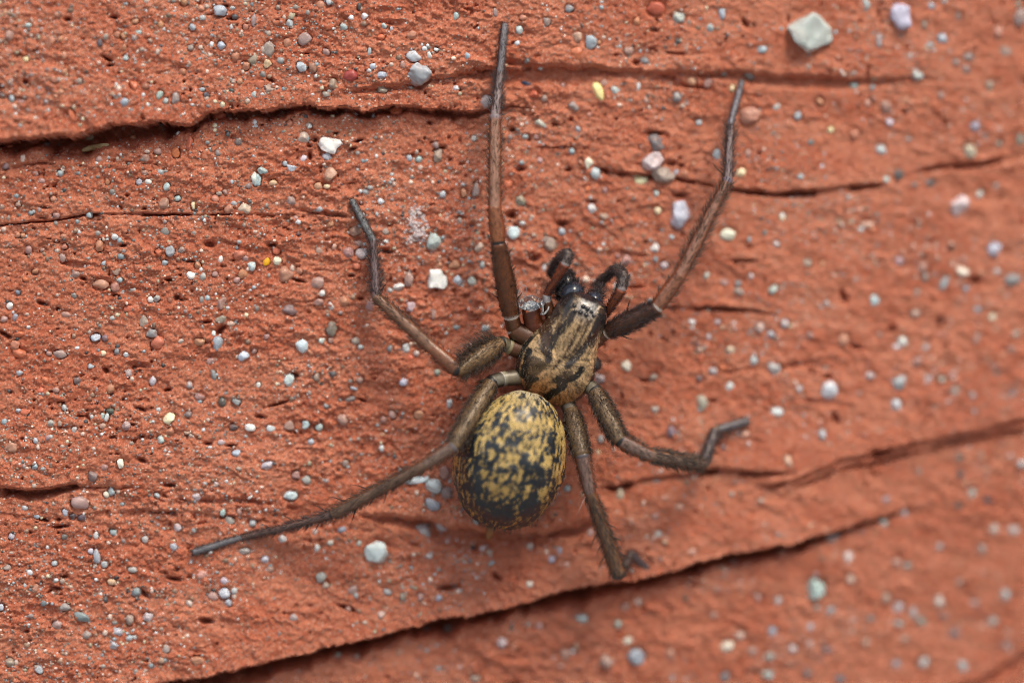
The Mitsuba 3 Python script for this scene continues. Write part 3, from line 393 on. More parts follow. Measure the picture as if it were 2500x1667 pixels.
def seg(p0, p1, prof, base_c, dors_c, rough, sag=0.0, tip_c=None, ring0=None, ring1=None, hair=None, sides=22, steps=46, noise_amp=0.24):
    """one leg segment: a slightly bowed tapered solid. prof: radii in px along it. hair: (count, length px, colour, radius)"""
    p0, p1 = np.asarray(p0, float), np.asarray(p1, float)
    ax = unit(p1 - p0)
    L = np.linalg.norm(p1 - p0)
    N, B = frame(ax)
    prof = np.asarray(prof, float) * PX
    ra, rb = prof[0], prof[-1]
    ext0, ext1 = 0.55 * ra, 0.55 * rb
    s = np.concatenate([-ext0 * np.cos(np.linspace(0.12, math.pi / 2, 7)[:-1]), np.linspace(0, L, steps), L + ext1 * np.sin(np.linspace(0, math.pi / 2 - 0.12, 7)[1:])])
    t = np.clip(s / L, 0, 1)
    r = np.interp(t, np.linspace(0, 1, len(prof)), prof)
    k = np.ones(3) / 3
    r[3:-3] = np.convolve(np.pad(r, 1, mode='edge'), k, 'valid')[3:-3]
    e0, e1 = np.clip(-s / ext0, 0, 1), np.clip((s - L) / ext1, 0, 1)
    r = r * np.sqrt(np.maximum(1 - e0 ** 2, 0.01)) * np.sqrt(np.maximum(1 - e1 ** 2, 0.01))
    c = p0 + ax * s[:, None] + N * (sag * np.sin(math.pi * t))[:, None]
    th = np.arange(sides) * 2 * math.pi / sides
    dirs = np.cos(th)[:, None] * N + np.sin(th)[:, None] * B
    R = c[:, None] + r[:, None, None] * dirs[None]
    v, f = rings(R)
    tt = np.concatenate([np.repeat(t, sides), [0, 1]])
    dd = np.concatenate([np.tile(np.cos(th), len(s)), [0, 0]])
    nz_ = meshkit.fbm(np.stack([v[:, 0] * 2.2, v[:, 1] * 2.2, v[:, 2] * 2.2], -1), 3, 5)
    fine = meshkit.noise(v * 9, 8)
    w = sstep(0.35, 1.0, dd + 0.3 * (nz_ - 0.5))
    col = np.array(base_c)[None] * (1 - w[:, None]) + np.array(dors_c)[None] * w[:, None]
    if tip_c is not None:
        q = sstep(0.55, 1.0, tt)[:, None]
        col = col * (1 - q) + np.array(tip_c) * q
    col = col * (1 + noise_amp * 2 * (nz_ - 0.5) + 0.35 * (fine - 0.5))[:, None]
    for rg, at, wd in ((ring0, 0.0, 1), (ring1, 1.0, 1)):
        if rg is not None:
            q = sstep(rg[1], rg[1] * 0.55, np.abs(tt - at))[:, None]
            col = col * (1 - q) + np.array(rg[0]) * q
    rgh = np.full(len(v), rough)
    solid(v, f, np.clip(col, 0.003, 0.8), rgh)
    if hair:
        n, hl, hc, hr = hair[:4]
        for _ in range(n):
            q = rng.uniform(0.02, 0.98)
            ph = rng.uniform(0, 2 * math.pi)
            d = math.cos(ph) * N + math.sin(ph) * B
            cc = p0 + ax * q * L + N * sag * math.sin(math.pi * q)
            rr = np.interp(q, np.linspace(0, 1, len(prof)), prof)
            el = rng.uniform(0.45, 1.0)
            add_hair(cc + d * rr * 0.96, unit(d * math.sin(el) + ax * math.cos(el) + 0.15 * rng.normal(size=3)), hl * PX * rng.uniform(0.5, 1.25), hr * PX, np.array(hc) * rng.uniform(0.6, 1.4), ax * 0.35)
    return p0, p1, N, B, prof, L, ax, sag

def spines(sg, items, col=(0.012, 0.009, 0.009)):
    """stout dark spines on a segment: (position 0..1, angle round from dorsal, length px)"""
    p0, p1, N, B, prof, L, ax, sag = sg
    for q, ph, ln in items:
        d = math.cos(ph) * N + math.sin(ph) * B
        rr = np.interp(q, np.linspace(0, 1, len(prof)), prof)
        cc = p0 + ax * q * L + N * sag * math.sin(math.pi * q)
        spine_list.append((cc + d * rr * 0.9, unit(d * 0.75 + ax * 0.65), ln * PX, 1.9 * PX, np.array(col), ax * 0.15))
spine_list = []

OL, OD = alb(70, 48, 32), alb(126, 100, 70)            # femora: olive brown under a grey pile
RB, RD = alb(126, 58, 26), alb(168, 124, 102)            # tibiae: reddish brown
MT, MD = alb(108, 76, 70), alb(150, 132, 132)             # metatarsi and tarsi: dusky
DK, DD = alb(66, 36, 20), alb(100, 62, 38)              # dark red brown front femora
PALE = alb(196, 186, 178)
BLK = np.array([0.014, 0.012, 0.013])
HG, HB = (0.05, 0.036, 0.028), (0.040, 0.033, 0.035)

def leg(pts, names, styles):
    out = []
    for i in range(len(pts) - 1):
        st = styles[i]
        out.append(seg(P3(*pts[i]), P3(*pts[i + 1]), **st))
    return out

def foot(px, py, lift):
    return on_wall(px, py)[2] + lift

# ---- leg: upright, left of the head
f1 = foot(1233, 62, 0.35)
L1 = leg([(1318, 838, 3.3), (1256, 806, 3.7), (1249, 776, 4.2), (1217, 598, 6.2), (1208, 508, 6.3), (1209, 284, 5.3), (1221, 178, 4.5), (1233, 62, f1)], None, [
    dict(prof=[24, 25, 23], base_c=DK, dors_c=DD, rough=.35),
    dict(prof=[19, 20, 19], base_c=DK, dors_c=DD, rough=.35, ring0=(PALE, .22)),
    dict(prof=[18, 22, 24, 24, 23.5, 22, 20, 18], base_c=DK, dors_c=alb(108, 58, 26), rough=.34, ring0=(PALE, .055), hair=(1015, 13, HG, 0.55)),
    dict(prof=[16, 18.5, 19, 18, 16.5], base_c=RB, dors_c=alb(150, 92, 58), rough=.32, ring0=(BLK, .12), hair=(130, 14, HG, .8)),
    dict(prof=[15.5, 16, 15.5, 15, 14.5, 13], base_c=RB, dors_c=RD, rough=.3, ring1=(alb(150, 140, 150), .03), hair=(609, 22, HG, .55)),
    dict(prof=[12.5, 11.5, 10, 9], base_c=MT, dors_c=MD, rough=.45, hair=(377, 25, HB, .6)),
    dict(prof=[9, 8.5, 8.5, 9, 8], base_c=alb(84, 78, 82), dors_c=alb(128, 124, 130), rough=.5, hair=(435, 9, HB, .6))])
spines(L1[2], [(.12, -1.0, 22), (.25, 1.2, 34), (.3, -1.4, 30), (.44, .5, 26), (.42, -.9, 26), (.9, -1.4, 34), (.86, 1.4, 30), (.62, 1.5, 26)])
# ---- leg: upright, right of the head
f2 = foot(1811, 201, 0.35)
R1 = leg([(1405, 858, 3.3), (1462, 824, 3.8), (1480, 812, 4.1), (1602, 752, 6.0), (1660, 672, 6.2), (1778, 438, 4.3), (1783, 304, 3.4), (1811, 201, f2)], None, [
    dict(prof=[22, 22, 21], base_c=DK, dors_c=DD, rough=.33),
    dict(prof=[17, 18, 17], base_c=DK, dors_c=DD, rough=.33, ring0=(PALE, .22)),
    dict(prof=[17, 20, 23, 23.5, 22, 20, 18], base_c=alb(52, 26, 17), dors_c=alb(80, 44, 26), rough=.42, ring0=(PALE, .05), hair=(1160, 17, HB, .6)),
    dict(prof=[16, 18, 18, 17, 16], base_c=RB, dors_c=alb(152, 100, 76), rough=.3, ring0=(PALE, .07), hair=(159, 18, HG, .8)),
    dict(prof=[15.5, 15.5, 15, 14, 13, 12], base_c=RB, dors_c=alb(150, 104, 84), rough=.3, ring1=(alb(120, 112, 128), .04), hair=(899, 28, HG, .55)),
    dict(prof=[11, 9.5, 8.5, 8], base_c=MT, dors_c=MD, rough=.45, hair=(395, 28, HB, .6)),
    dict(prof=[8, 7.5, 7.5, 7.5, 7], base_c=alb(84, 80, 88), dors_c=alb(126, 124, 134), rough=.5, hair=(377, 8, HB, .6))])
spines(R1[2], [(.5, -1.5, 46), (.2, 1.6, 40), (.12, .6, 24), (.85, 1.3, 24)])
spines(R1[5], [(.06, -1.5, 52)])
# ---- leg: bent, upper left
f3 = foot(860, 490, 0.35)
L2 = leg([(1300, 868, 3.0), (1240, 845, 3.7), (1224, 836, 4.2), (1119, 905, 6.6), (1056, 850, 6.5), (919, 726, 4.6), (911, 588, 3.9), (860, 490, f3)], None, [
    dict(prof=[22, 21, 19], base_c=DK, dors_c=DD, rough=.4, ring1=(alb(150, 140, 106), .12)),
    dict(prof=[17, 17, 17], base_c=alb(60, 55, 45), dors_c=alb(120, 112, 92), rough=.4, ring0=(PALE, .22)),
    dict(prof=[17, 23, 26, 26, 24, 21, 18], base_c=alb(96, 62, 36), dors_c=alb(138, 108, 72), rough=.5, ring0=(BLK, .05), hair=(1015, 24, HG, .8)),
    dict(prof=[17, 18.5, 18, 17, 16], base_c=RB, dors_c=alb(140, 92, 66), rough=.32, ring0=(BLK, .1), hair=(145, 16, HG, .8)),
    dict(prof=[15.5, 16, 15.5, 14.5, 13.5, 12.5], base_c=alb(112, 62, 38), dors_c=alb(140, 100, 76), rough=.34, hair=(609, 22, HG, .55)),
    dict(prof=[12, 11, 10, 9.5, 9], base_c=MT, dors_c=alb(112, 92, 94), rough=.45, hair=(359, 27, HB, .65)),
    dict(prof=[9, 8.5, 8.5, 8, 7], base_c=alb(82, 84, 88), dors_c=alb(128, 132, 136), rough=.5, hair=(406, 9, HB, .6))])
spines(L2[2], [(.05, -.7, 26), (.3, 1.5, 26), (.55, 1.5, 22), (.2, 1.3, 34)])
spines(L2[5], [(.1, 1.2, 40), (.2, -1.3, 30), (.75, 1.3, 24)])
for _ in range(150):                                     # the crest of longer hairs on this femur
    p0, p1, N, B, prof, L, ax, sag = L2[2]
    q, ph = rng.uniform(.08, .92), rng.normal(-1.1, .35)
    d = math.cos(ph) * N + math.sin(ph) * B
    if (math.sin(ph) * B)[2] < 0:
        d = math.cos(ph) * N - math.sin(ph) * B
    add_hair(p0 + ax * q * L + d * np.interp(q, np.linspace(0, 1, len(prof)), prof) * .96, unit(d + .3 * ax + np.array([-.2, 0, .2]) + .1 * rng.normal(size=3)), 46 * PX * rng.uniform(.5, 1.1), .75 * PX, np.array(HG), ax * .2)
# ---- leg: long, lower left
f4 = foot(474, 1347, 0.35)
L4 = leg([(1312, 915, 3.0), (1226, 925, 3.9), (1200, 932, 4.5), (1108, 1088, 7.6), (1040, 1133, 7.4), (816, 1254, 4.7), (690, 1289, 3.4), (590, 1311, 2.6), (474, 1347, f4)], None, [
    dict(prof=[20, 20, 18], base_c=alb(70, 60, 50), dors_c=alb(130, 120, 100), rough=.4, ring1=(alb(150, 146, 128), .12)),
    dict(prof=[18, 18, 18], base_c=alb(50, 48, 44), dors_c=alb(120, 116, 104), rough=.4, ring0=(PALE, .2)),
    dict(prof=[18, 22, 24, 23.5, 22, 20, 17], base_c=alb(92, 66, 46), dors_c=alb(134, 108, 76), rough=.5, ring0=(BLK, .04), hair=(1305, 20, HG, .75)),
    dict(prof=[16, 16, 15.5, 15], base_c=alb(120, 66, 36), dors_c=alb(132, 108, 96), rough=.36, ring0=(alb(118, 110, 112), .08), hair=(232, 14, HG, .8)),
    dict(prof=[14, 14, 14, 14, 15, 14], base_c=alb(118, 66, 36), dors_c=alb(128, 100, 82), rough=.4, hair=(1102, 20, HG, .6)),
    dict(prof=[11, 10, 8.5, 8], base_c=alb(92, 54, 42), dors_c=alb(112, 84, 76), rough=.45, ring0=(BLK, .1), hair=(377, 20, HB, .7)),
    dict(prof=[8, 7.5, 7, 7], base_c=alb(96, 56, 46), dors_c=alb(110, 82, 74), rough=.45, hair=(377, 14, HB, .7)),
    dict(prof=[7, 7.5, 8, 9, 8.5], base_c=alb(76, 74, 80), dors_c=alb(112, 112, 120), rough=.5, hair=(377, 8, HB, .6))])
spines(L4[4], [(.45, -1.4, 40), (.6, 1.5, 50), (.85, 1.5, 52), (.8, -1.5, 40)])
spines(L4[5], [(.12, 1.4, 46), (.3, -1.4, 36), (.75, 1.4, 40), (.5, -1.2, 28)])
spines(L4[6], [(.3, 1.4, 26), (.2, -1.4, 24)])
spines(L4[2], [(.85, -1.4, 26), (.4, .3, 16), (.9, 1.3, 24)])
# ---- leg: lower right, foot turned up
f5 = foot(1824, 1028, 0.35)
R3 = leg([(1382, 915, 3.0), (1432, 940, 3.6), (1452, 952, 4.0), (1513, 1074, 6.0), (1584, 1110, 5.6), (1716, 1134, 2.0), (1746, 1050, 0.4), (1824, 1028, f5)], None, [
    dict(prof=[20, 20, 18], base_c=alb(70, 60, 46), dors_c=alb(130, 124, 96), rough=.4, ring1=(alb(165, 165, 130), .25)),
    dict(prof=[18, 19, 18], base_c=alb(54, 50, 44), dors_c=alb(120, 112, 96), rough=.4, ring0=(PALE, .2)),
    dict(prof=[18, 21, 22, 22, 21, 18], base_c=alb(92, 62, 38), dors_c=alb(126, 100, 70), rough=.5, ring0=(BLK, .04), hair=(1160, 19, HG, .8)),
    dict(prof=[17, 18, 17, 16], base_c=alb(124, 66, 34), dors_c=alb(136, 110, 100), rough=.36, ring0=(BLK, .07), hair=(261, 16, HG, .8)),
    dict(prof=[15.5, 15.5, 15, 15, 14], base_c=alb(126, 72, 40), dors_c=alb(134, 110, 96), rough=.4, hair=(1015, 22, HG, .8)),
    dict(prof=[12, 11, 11, 11], base_c=alb(78, 66, 66), dors_c=alb(104, 92, 94), rough=.5, hair=(348, 15, HB, .8)),
    dict(prof=[9.5, 9.5, 10, 9.5], base_c=alb(78, 74, 80), dors_c=alb(110, 106, 112), rough=.5, ring0=(alb(170, 130, 80), .1), hair=(290, 9, HB, .8))])
spines(R3[2], [(.3, .1, 18), (.32, 1.5, 24), (.55, .2, 20), (.75, .4, 24), (.8, 1.5, 26), (.35, -1.5, 22), (.1, .4, 16), (.95, -1.4, 30)])
spines(R3[4], [(.1, .8, 36), (.5, 1.5, 36), (.7, 1.4, 30), (.3, 1.5, 30)])
for q, ln in ((.05, 60), (.1, 44), (.62, 40), (.8, 36), (.9, 34)):     # long pale under hairs
    p0, p1, N, B, prof, L, ax, sag = R3[4]
    d = B if B[2] < 0 else -B
    add_hair(p0 + ax * q * L + d * prof[0] * .9, unit(d + .55 * ax), ln * PX, .8 * PX, np.array([.35, .32, .3]), ax * .3)
# ---- leg: lower right, straight down
f6 = foot(1570, 1362, -0.7)
R4 = leg([(1350, 950, 2.8), (1384, 984, 3.2), (1394, 1003, 3.6), (1421, 1110, 5.8), (1440, 1200, 5.2), (1512, 1402, 2.3), (1540, 1350, 0.9), (1592, 1398, f6)], None, [
    dict(prof=[19, 19, 18], base_c=alb(70, 60, 46), dors_c=alb(126, 118, 94), rough=.4, ring1=(alb(150, 150, 120), .25)),
    dict(prof=[18, 19, 18], base_c=alb(54, 50, 44), dors_c=alb(110, 100, 86), rough=.4, ring0=(PALE, .2)),
    dict(prof=[18, 22, 23, 23, 22, 20], base_c=alb(74, 56, 38), dors_c=alb(112, 88, 60), rough=.5, hair=(1087, 16, HG, .8)),
    dict(prof=[18, 18.5, 17.5, 15], base_c=alb(120, 62, 36), dors_c=alb(140, 112, 104), rough=.32, ring0=(alb(92, 84, 88), .06), hair=(232, 14, HG, .8)),
    dict(prof=[14, 13.5, 14, 15, 17, 18, 18.5], base_c=alb(122, 70, 38), dors_c=alb(134, 98, 72), rough=.42, ring1=(BLK, .03), hair=(1160, 20, HG, .65)),
    dict(prof=[13, 12, 10, 9], base_c=alb(70, 46, 40), dors_c=alb(90, 70, 66), rough=.5, hair=(116, 16, HB, .6)),
    dict(prof=[10, 10, 10, 10], base_c=alb(72, 60, 62), dors_c=alb(90, 78, 82), rough=.5, hair=(116, 9, HB, .6))])
spines(R4[2], [(.2, .1, 26), (.3, -1.2, 24), (.2, -.5, 26), (.75, 1.5, 22), (.9, -1.4, 20), (.85, 1.4, 24)])
spines(R4[4], [(.45, 1.4, 52), (.72, 1.4, 48), (.4, -1.3, 38), (.55, -1.3, 40), (.75, -1.3, 44), (.88, -1.2, 44), (.92, .6, 40), (.6, 1.5, 34)])
p0, p1, N, B, prof, L, ax, sag = R4[3]
add_hair(p1 + np.array([-.3, 0, -.3]), unit(np.array([-.42, -.1, -.9])), 62 * PX, .9 * PX, np.array([.5, .5, .5]), ax * 0)
for lg in (L1, R1, L2, L4, R3, R4):                      # paired claws and a small tuft on every foot
    p0, p1, N, B, prof, L, ax, sag = lg[-1]
    for sgn in (-1, 1):
        spine_list.append((p1 + sgn * B * prof[-1] * .5, unit(ax + sgn * .45 * B + .1 * N), 15 * PX, 2.0 * PX, np.array([.02, .016, .015]), np.array([0, .7, 0])))
    for _ in range(26):
        add_hair(p1 + .3 * prof[-1] * rng.normal(size=3), unit(ax * .9 + .5 * rng.normal(size=3)), rng.uniform(7, 14) * PX, .6 * PX, np.array(HB), np.array([0, .3, 0]))
# ---- stumps of two missing legs
seg(P3(1350, 850, 3.0), P3(1303, 790, 3.6), [22, 23, 24], DK, alb(104, 52, 32), .3)
ST1 = seg(P3(1303, 792, 3.6), P3(1296, 756, 3.9), [23, 24, 23], alb(88, 44, 26), alb(112, 58, 36), .3)
seg(P3(1390, 885, 3.0), P3(1440, 893, 3.4), [17, 18, 16], alb(50, 36, 26), alb(96, 76, 54), .4, hair=(87, 12, HG, .8))
seg(P3(1437, 894, 3.4), P3(1454, 886, 3.9), [15, 18, 17.5], alb(30, 26, 24), alb(64, 60, 56), .45, ring1=(BLK, .5), hair=(72, 14, HB, .8))

# ---- carapace
A0, A1 = np.array([1318.0, 980.0]), np.array([1437.0, 724.0])
Lc = np.linalg.norm(A1 - A0)
et = (A1 - A0) / Lc
eu = np.array([-et[1], et[0]])                            # to the spider's right in the picture
def local(px, py):
    d = np.asarray([px, py], float).T - A0
    return d @ et / Lc, d @ eu
na, nt = 230, 190
a = 0.5 - 0.5 * np.cos(np.linspace(0.05, math.pi - 0.05, na))
HW = np.interp(a, [0, .02, .06, .12, .2, .3, .4, .48, .55, .62, .7, .8, .9, .96, .985, 1], [22, 40, 62, 79, 91, 97, 95, 88, 79, 71, 66, 64, 60, 50, 38, 20])
HW = np.convolve(np.pad(HW, 3, mode='edge'), np.ones(7) / 7, 'valid')
HT = np.interp(a, [0, .06, .15, .28, .38, .45, .55, .7, .85, .94, 1], [.5, 1.0, 1.55, 2.05, 2.25, 2.25, 2.45, 2.75, 2.75, 2.35, 1.4])
HT = np.convolve(np.pad(HT, 8, mode='edge'), np.ones(17) / 17, 'valid')
th = np.arange(nt) * 2 * math.pi / nt
ct, st_ = np.cos(th)[None], np.sin(th)[None]
U = HW[:, None] * np.sign(ct) * np.abs(ct) ** 0.85
head = sstep(.45, .75, a)[:, None]
top = np.abs(st_) ** (0.95 - 0.3 * head)
un = U / np.maximum(HW[:, None], 1)
aa = np.repeat(a[:, None], nt, 1)
groove = 0.16 * np.exp(-((np.abs(U) - (10 + 118 * np.maximum(aa - .36, 0))) / 8.0) ** 2) * sstep(.34, .42, aa) * sstep(.80, .62, aa)
fovea = 0.30 * np.exp(-(U / 4.0) ** 2 - ((aa - .36) / .05) ** 2)
radial = 0.05 * np.cos(np.arctan2(U, (aa - .36) * Lc) * 8) * sstep(10, 40, np.hypot(U, (aa - .36) * Lc)) * sstep(.62, .45, aa)
hgt = np.where(st_ >= 0, HT[:, None] * top - (groove + fovea + radial) * (st_ > 0.12), -1.1 * np.abs(st_) * sstep(0, .15, aa) * sstep(1, .85, aa))
roll = math.radians(-3)
U2 = U * PX * math.cos(roll) - hgt * math.sin(roll)
H2 = U * PX * math.sin(roll) + hgt * math.cos(roll) + 3.25 + 0.75 * aa
S2 = aa * Lc * PX
c0 = P3(*A0, 4.0)
EX, EU, EH = np.array([et[0], 0, -et[1]]), np.array([eu[0], 0, -eu[1]]), np.array([0, -1.0, 0])
R = np.array([c0[0], 0, c0[2]]) + S2[..., None] * EX + U2[..., None] * EU + H2[..., None] * EH
vcar, fcar = rings(R)
ta = np.concatenate([aa.reshape(-1), [0, 1]])
ua = np.concatenate([U.reshape(-1), [0, 0]])
hwv = np.concatenate([np.repeat(HW, nt), [1, 1]])
upw = np.concatenate([np.repeat(st_, na, 0).reshape(-1), [0, 0]])
xi, yi = ta * Lc, ua
def line_dist(pts):
    q = np.array([local(1080 + u * .2806, 560 + v * .2806) for u, v in pts])
    q = np.stack([q[:, 0] * Lc, q[:, 1] - 2], 1)
    best = np.full(len(xi), 1e9)
    for b, c in zip(q[:-1], q[1:]):
        d = c - b
        t = np.clip(((xi - b[0]) * d[0] + (yi - b[1]) * d[1]) / max(d @ d, 1e-9), 0, 1)
        best = np.minimum(best, np.hypot(xi - b[0] - t * d[0], yi - b[1] - t * d[1]))
    return best
nb = meshkit.fbm(np.stack([xi / 14, yi / 14, xi * 0], -1), 4, 61) - .5
ang = np.arctan2(yi, xi - .36 * Lc)
rad = np.hypot(yi, xi - .36 * Lc)
streak = meshkit.fbm(np.stack([ang * 16, rad / 16, xi * 0], -1), 3, 62) - .5
hstreak = meshkit.fbm(np.stack([yi / 3.2, xi / 22, xi * 0], -1), 3, 63) - .5
grain = meshkit.noise(np.stack([xi / 2.4, yi / 2.4, xi * 0], -1), 64) - .5
hd = sstep(.45, .6, ta)
col = alb(196, 164, 122)[None] * (1 - sstep(.35, .1, ta)[:, None]) + alb(180, 124, 72)[None] * sstep(.35, .1, ta)[:, None]
q = (sstep(.70, .90, ta) * sstep(36, 14, np.abs(yi - 4)))[:, None]
col = col * (1 - q) + alb(176, 172, 168) * q
col = col * np.clip(0.92 + 2.3 * (streak * (1 - hd) + hstreak * hd)[:, None] + 1.0 * grain[:, None], .22, 1.6)
def paint(pts, w, c, strength=1.0, rag=9):
    global col
    d = line_dist(pts) + rag * 1.5 * nb + 3.0 * grain
    q = (sstep(w * .5 + 2, w * .5 - 2, d) * strength)[:, None]
    col = col * (1 - q) + np.array(c) * (1 + .5 * grain[:, None]) * q
black, blue, brn = alb(24, 22, 20), alb(44, 40, 42), alb(60, 36, 24)
paint([(905, 1060), (890, 950), (900, 840), (960, 720)], 30, brn, .95)
paint([(985, 900), (1040, 760), (1080, 690)], 12, brn, .8)
paint([(915, 1140), (930, 1040), (990, 920), (1090, 800), (1120, 740)], 16, blue, .95, 5)
paint([(1195, 790), (1150, 910), (1090, 1030), (1000, 1180)], 6, brn, .9, 3)
paint([(1265, 800), (1190, 960), (1120, 1080), (1060, 1120)], 6, brn, .9, 3)
paint([(1340, 800), (1270, 960), (1190, 1060), (1070, 1200)], 16, blue, .95, 5)
paint([(1370, 720), (1340, 860), (1275, 1000)], 16, alb(44, 30, 26), .9, 4)
paint([(955, 1215), (1010, 1150)], 6, alb(40, 20, 14), 1, 3)
paint([(755, 1060), (735, 1170), (705, 1270), (800, 1305)], 17, black, 1, 7)
paint([(780, 1240), (850, 1190), (790, 1150)], 30, alb(70, 54, 38), .85, 9)
paint([(760, 1320), (745, 1380)], 18, black, .9, 9)
paint([(1195, 1225), (1140, 1285), (1060, 1330), (980, 1300)], 17, black, 1, 7)
paint([(1060, 1350), (1000, 1390), (910, 1450)], 20, black, 1, 9)
paint([(1090, 1260), (1030, 1320)], 30, alb(62, 46, 32), .8, 10)
paint([(825, 950), (860, 1060)], 7, alb(90, 86, 82), .8, 5)
paint([(1100, 690), (1150, 650), (1200, 640)], 5, alb(30, 30, 34), .8, 4)
paint([(1300, 760), (1350, 750)], 5, alb(36, 36, 42), .8, 4)
paint([(1185, 680), (1260, 710)], 7, alb(205, 208, 210), .8, 4)
face = np.maximum(sstep(.93, .965, ta + .05 * nb), sstep(.62, .84, ta) * sstep(26, 44, np.abs(yi - 4) + 14 * nb))[:, None]
col = col * (1 - face) + alb(34, 33, 38) * face
edge = sstep(.87, .915, np.abs(ua) / np.maximum(hwv, 1) + .02 * nb)[:, None] * (1 - hd[:, None])
col = col * (1 - edge) + alb(24, 30, 30) * edge
under = (upw < 0.02)[:, None]
col = np.where(under, alb(70, 44, 28), col)
solid(vcar, fcar, np.clip(col, .003, .75), np.interp(ta, [0, .5, .8, 1], [.38, .34, .28, .22]))
front = vcar[upw > 0.05] if False else vcar[:-2][upw[:-2] > 0.05]
car_n = unit(front - np.array([c0[0], -3.4, c0[2]]) - EX * 0)
def surf(px, py, pts):
    s = PX * (DIST + pts[:, 1]) / DIST
    d = np.hypot(pts[:, 0] / s + 1250 - px, -pts[:, 2] / s + 833.5 - py)
    near = np.where(d < d.min() + 3)[0]
    return pts[near[np.argmin(pts[near, 1])]]
# pile on the carapace
for _ in range(1500):
    i = rng.integers(0, len(front))
    p = front[i]
    tl = np.dot(p - np.array([c0[0], 0, c0[2]]), EX) / (Lc * PX)
    d = unit(-EX * .7 * np.sign(.4 - tl) * -1 + .55 * EH + .25 * rng.normal(size=3))
    add_hair(p, d, rng.uniform(5, 13) * PX, .5 * PX, np.array([.40, .30, .19]) * rng.uniform(.5, 1.2) if rng.uniform() < .75 and tl < .72 else np.array([.03, .025, .02]), d * 0)

# ---- sternum underneath, chelicerae, pedicel
def blob(c, rad, rot, base_c, dors_c, rough, n=40, m=48, nfreq=2.0, hair=None):
    u = np.linspace(.06, math.pi - .06, n)
    w = np.arange(m) * 2 * math.pi / m
    q = np.stack([np.sin(u)[:, None] * np.cos(w), np.sin(u)[:, None] * np.sin(w), np.repeat(np.cos(u)[:, None], m, 1)], -1)
    E = np.array(rot)
    R = np.asarray(c) + (q * np.asarray(rad)) @ E
    v, f = rings(R)
    nn = meshkit.fbm(v * nfreq, 3, 9)[:, None]
    up = sstep(-.2, .9, -(v - c)[:, 1:2] / max(rad))
    solid(v, f, np.clip((np.array(base_c) * (1 - up) + np.array(dors_c) * up) * (.55 + .9 * nn), .003, .8), rough)
    if hair:
        cnt, ln, hc, hr, bias = hair
        for _ in range(cnt):
            i = rng.integers(0, n * m)
            p = R.reshape(-1, 3)[i]
            d = unit(p - c)
            add_hair(p, unit(d + np.array(bias) + .25 * rng.normal(size=3)), ln * PX * rng.uniform(.5, 1.2), hr * PX, np.array(hc), np.array(bias) * .3)
ROT = np.stack([EU, EH, EX])
blob(P3(1298, 747, 4.3), (19 * PX, .3, 13 * PX), np.stack([[1, 0, 0], [0, -1, 0], [0, 0, 1.0]]), alb(110, 112, 118), alb(172, 178, 184), .15, n=20, m=24)
blob(P3(1352, 885, 2.6), (68 * PX, 1.15, 105 * PX), ROT, alb(60, 36, 24), alb(60, 36, 24), .4)
blob(P3(1397, 718, 4.3), (28 * PX, 1.0, 32 * PX), ROT, alb(22, 22, 27), alb(52, 60, 76), .2, hair=(260, 15, HB, .8, (.1, -.2, .5)))
blob(P3(1380, 698, 3.6), (26 * PX, 0.9, 34 * PX), ROT, alb(18, 17, 19), alb(34, 34, 40), .28, hair=(420, 15, HB, .85, (-.1, -.2, .6)))
blob(P3(1449, 737, 4.3), (23 * PX, .95, 27 * PX), ROT, alb(22, 22, 27), alb(52, 60, 78), .2, hair=(200, 16, HB, .8, (.5, -.2, .5)))
blob(P3(1452, 726, 3.6), (19 * PX, .9, 28 * PX), ROT, alb(18, 17, 19), alb(34, 34, 40), .28, hair=(260, 16, HB, .85, (.5, -.2, .5)))
seg(P3(1330, 960, 3.4), P3(1288, 990, 3.9), [20, 18, 22], alb(120, 66, 40), alb(150, 88, 56), .35)

# ---- pedipalps: rising from beside the jaws, bent over and down to the wall
w1 = foot(1352, 676, 1.1)
PL = leg([(1345, 775, 3.6), (1336, 738, 4.0), (1334, 722, 4.1), (1378, 646, 5.6), (1387, 618, 5.6), (1366, 632, 4.1), (1346, 672, w1)], None, [
    dict(prof=[13, 14, 12], base_c=DK, dors_c=DD, rough=.35),
    dict(prof=[11, 11, 10], base_c=alb(120, 112, 114), dors_c=alb(176, 172, 174), rough=.35),
    dict(prof=[8, 9, 10.5, 12, 13], base_c=alb(112, 46, 22), dors_c=alb(148, 72, 40), rough=.34, hair=(319, 11, HB, .7)),
    dict(prof=[12, 12.5, 11.5], base_c=alb(74, 60, 56), dors_c=alb(112, 98, 94), rough=.4, noise_amp=.15, ring0=(alb(150, 142, 142), .2), hair=(188, 14, HB, .75)),
    dict(prof=[12, 12, 11], base_c=alb(56, 46, 44), dors_c=alb(80, 70, 68), rough=.5, hair=(217, 14, HB, .8)),
    dict(prof=[11, 11, 10, 8], base_c=alb(40, 30, 30), dors_c=alb(58, 46, 46), rough=.5, hair=(435, 15, HB, .8))])
for d, ln in (((.45, -.35, .85), 56), ((.8, -.35, .55), 58), ((.95, -.3, -.1), 66), ((.15, -.4, .9), 30), ((.7, -.4, .75), 34), ((-.5, -.3, .8), 26), ((.3, -.3, 1), 40)):
    spine_list.append((P3(1389, 614, 5.7), unit(np.array(d)), ln * PX, .8 * PX, np.array(HB), np.array([0, 0, -.1])))
w2 = foot(1452, 702, 0.9)
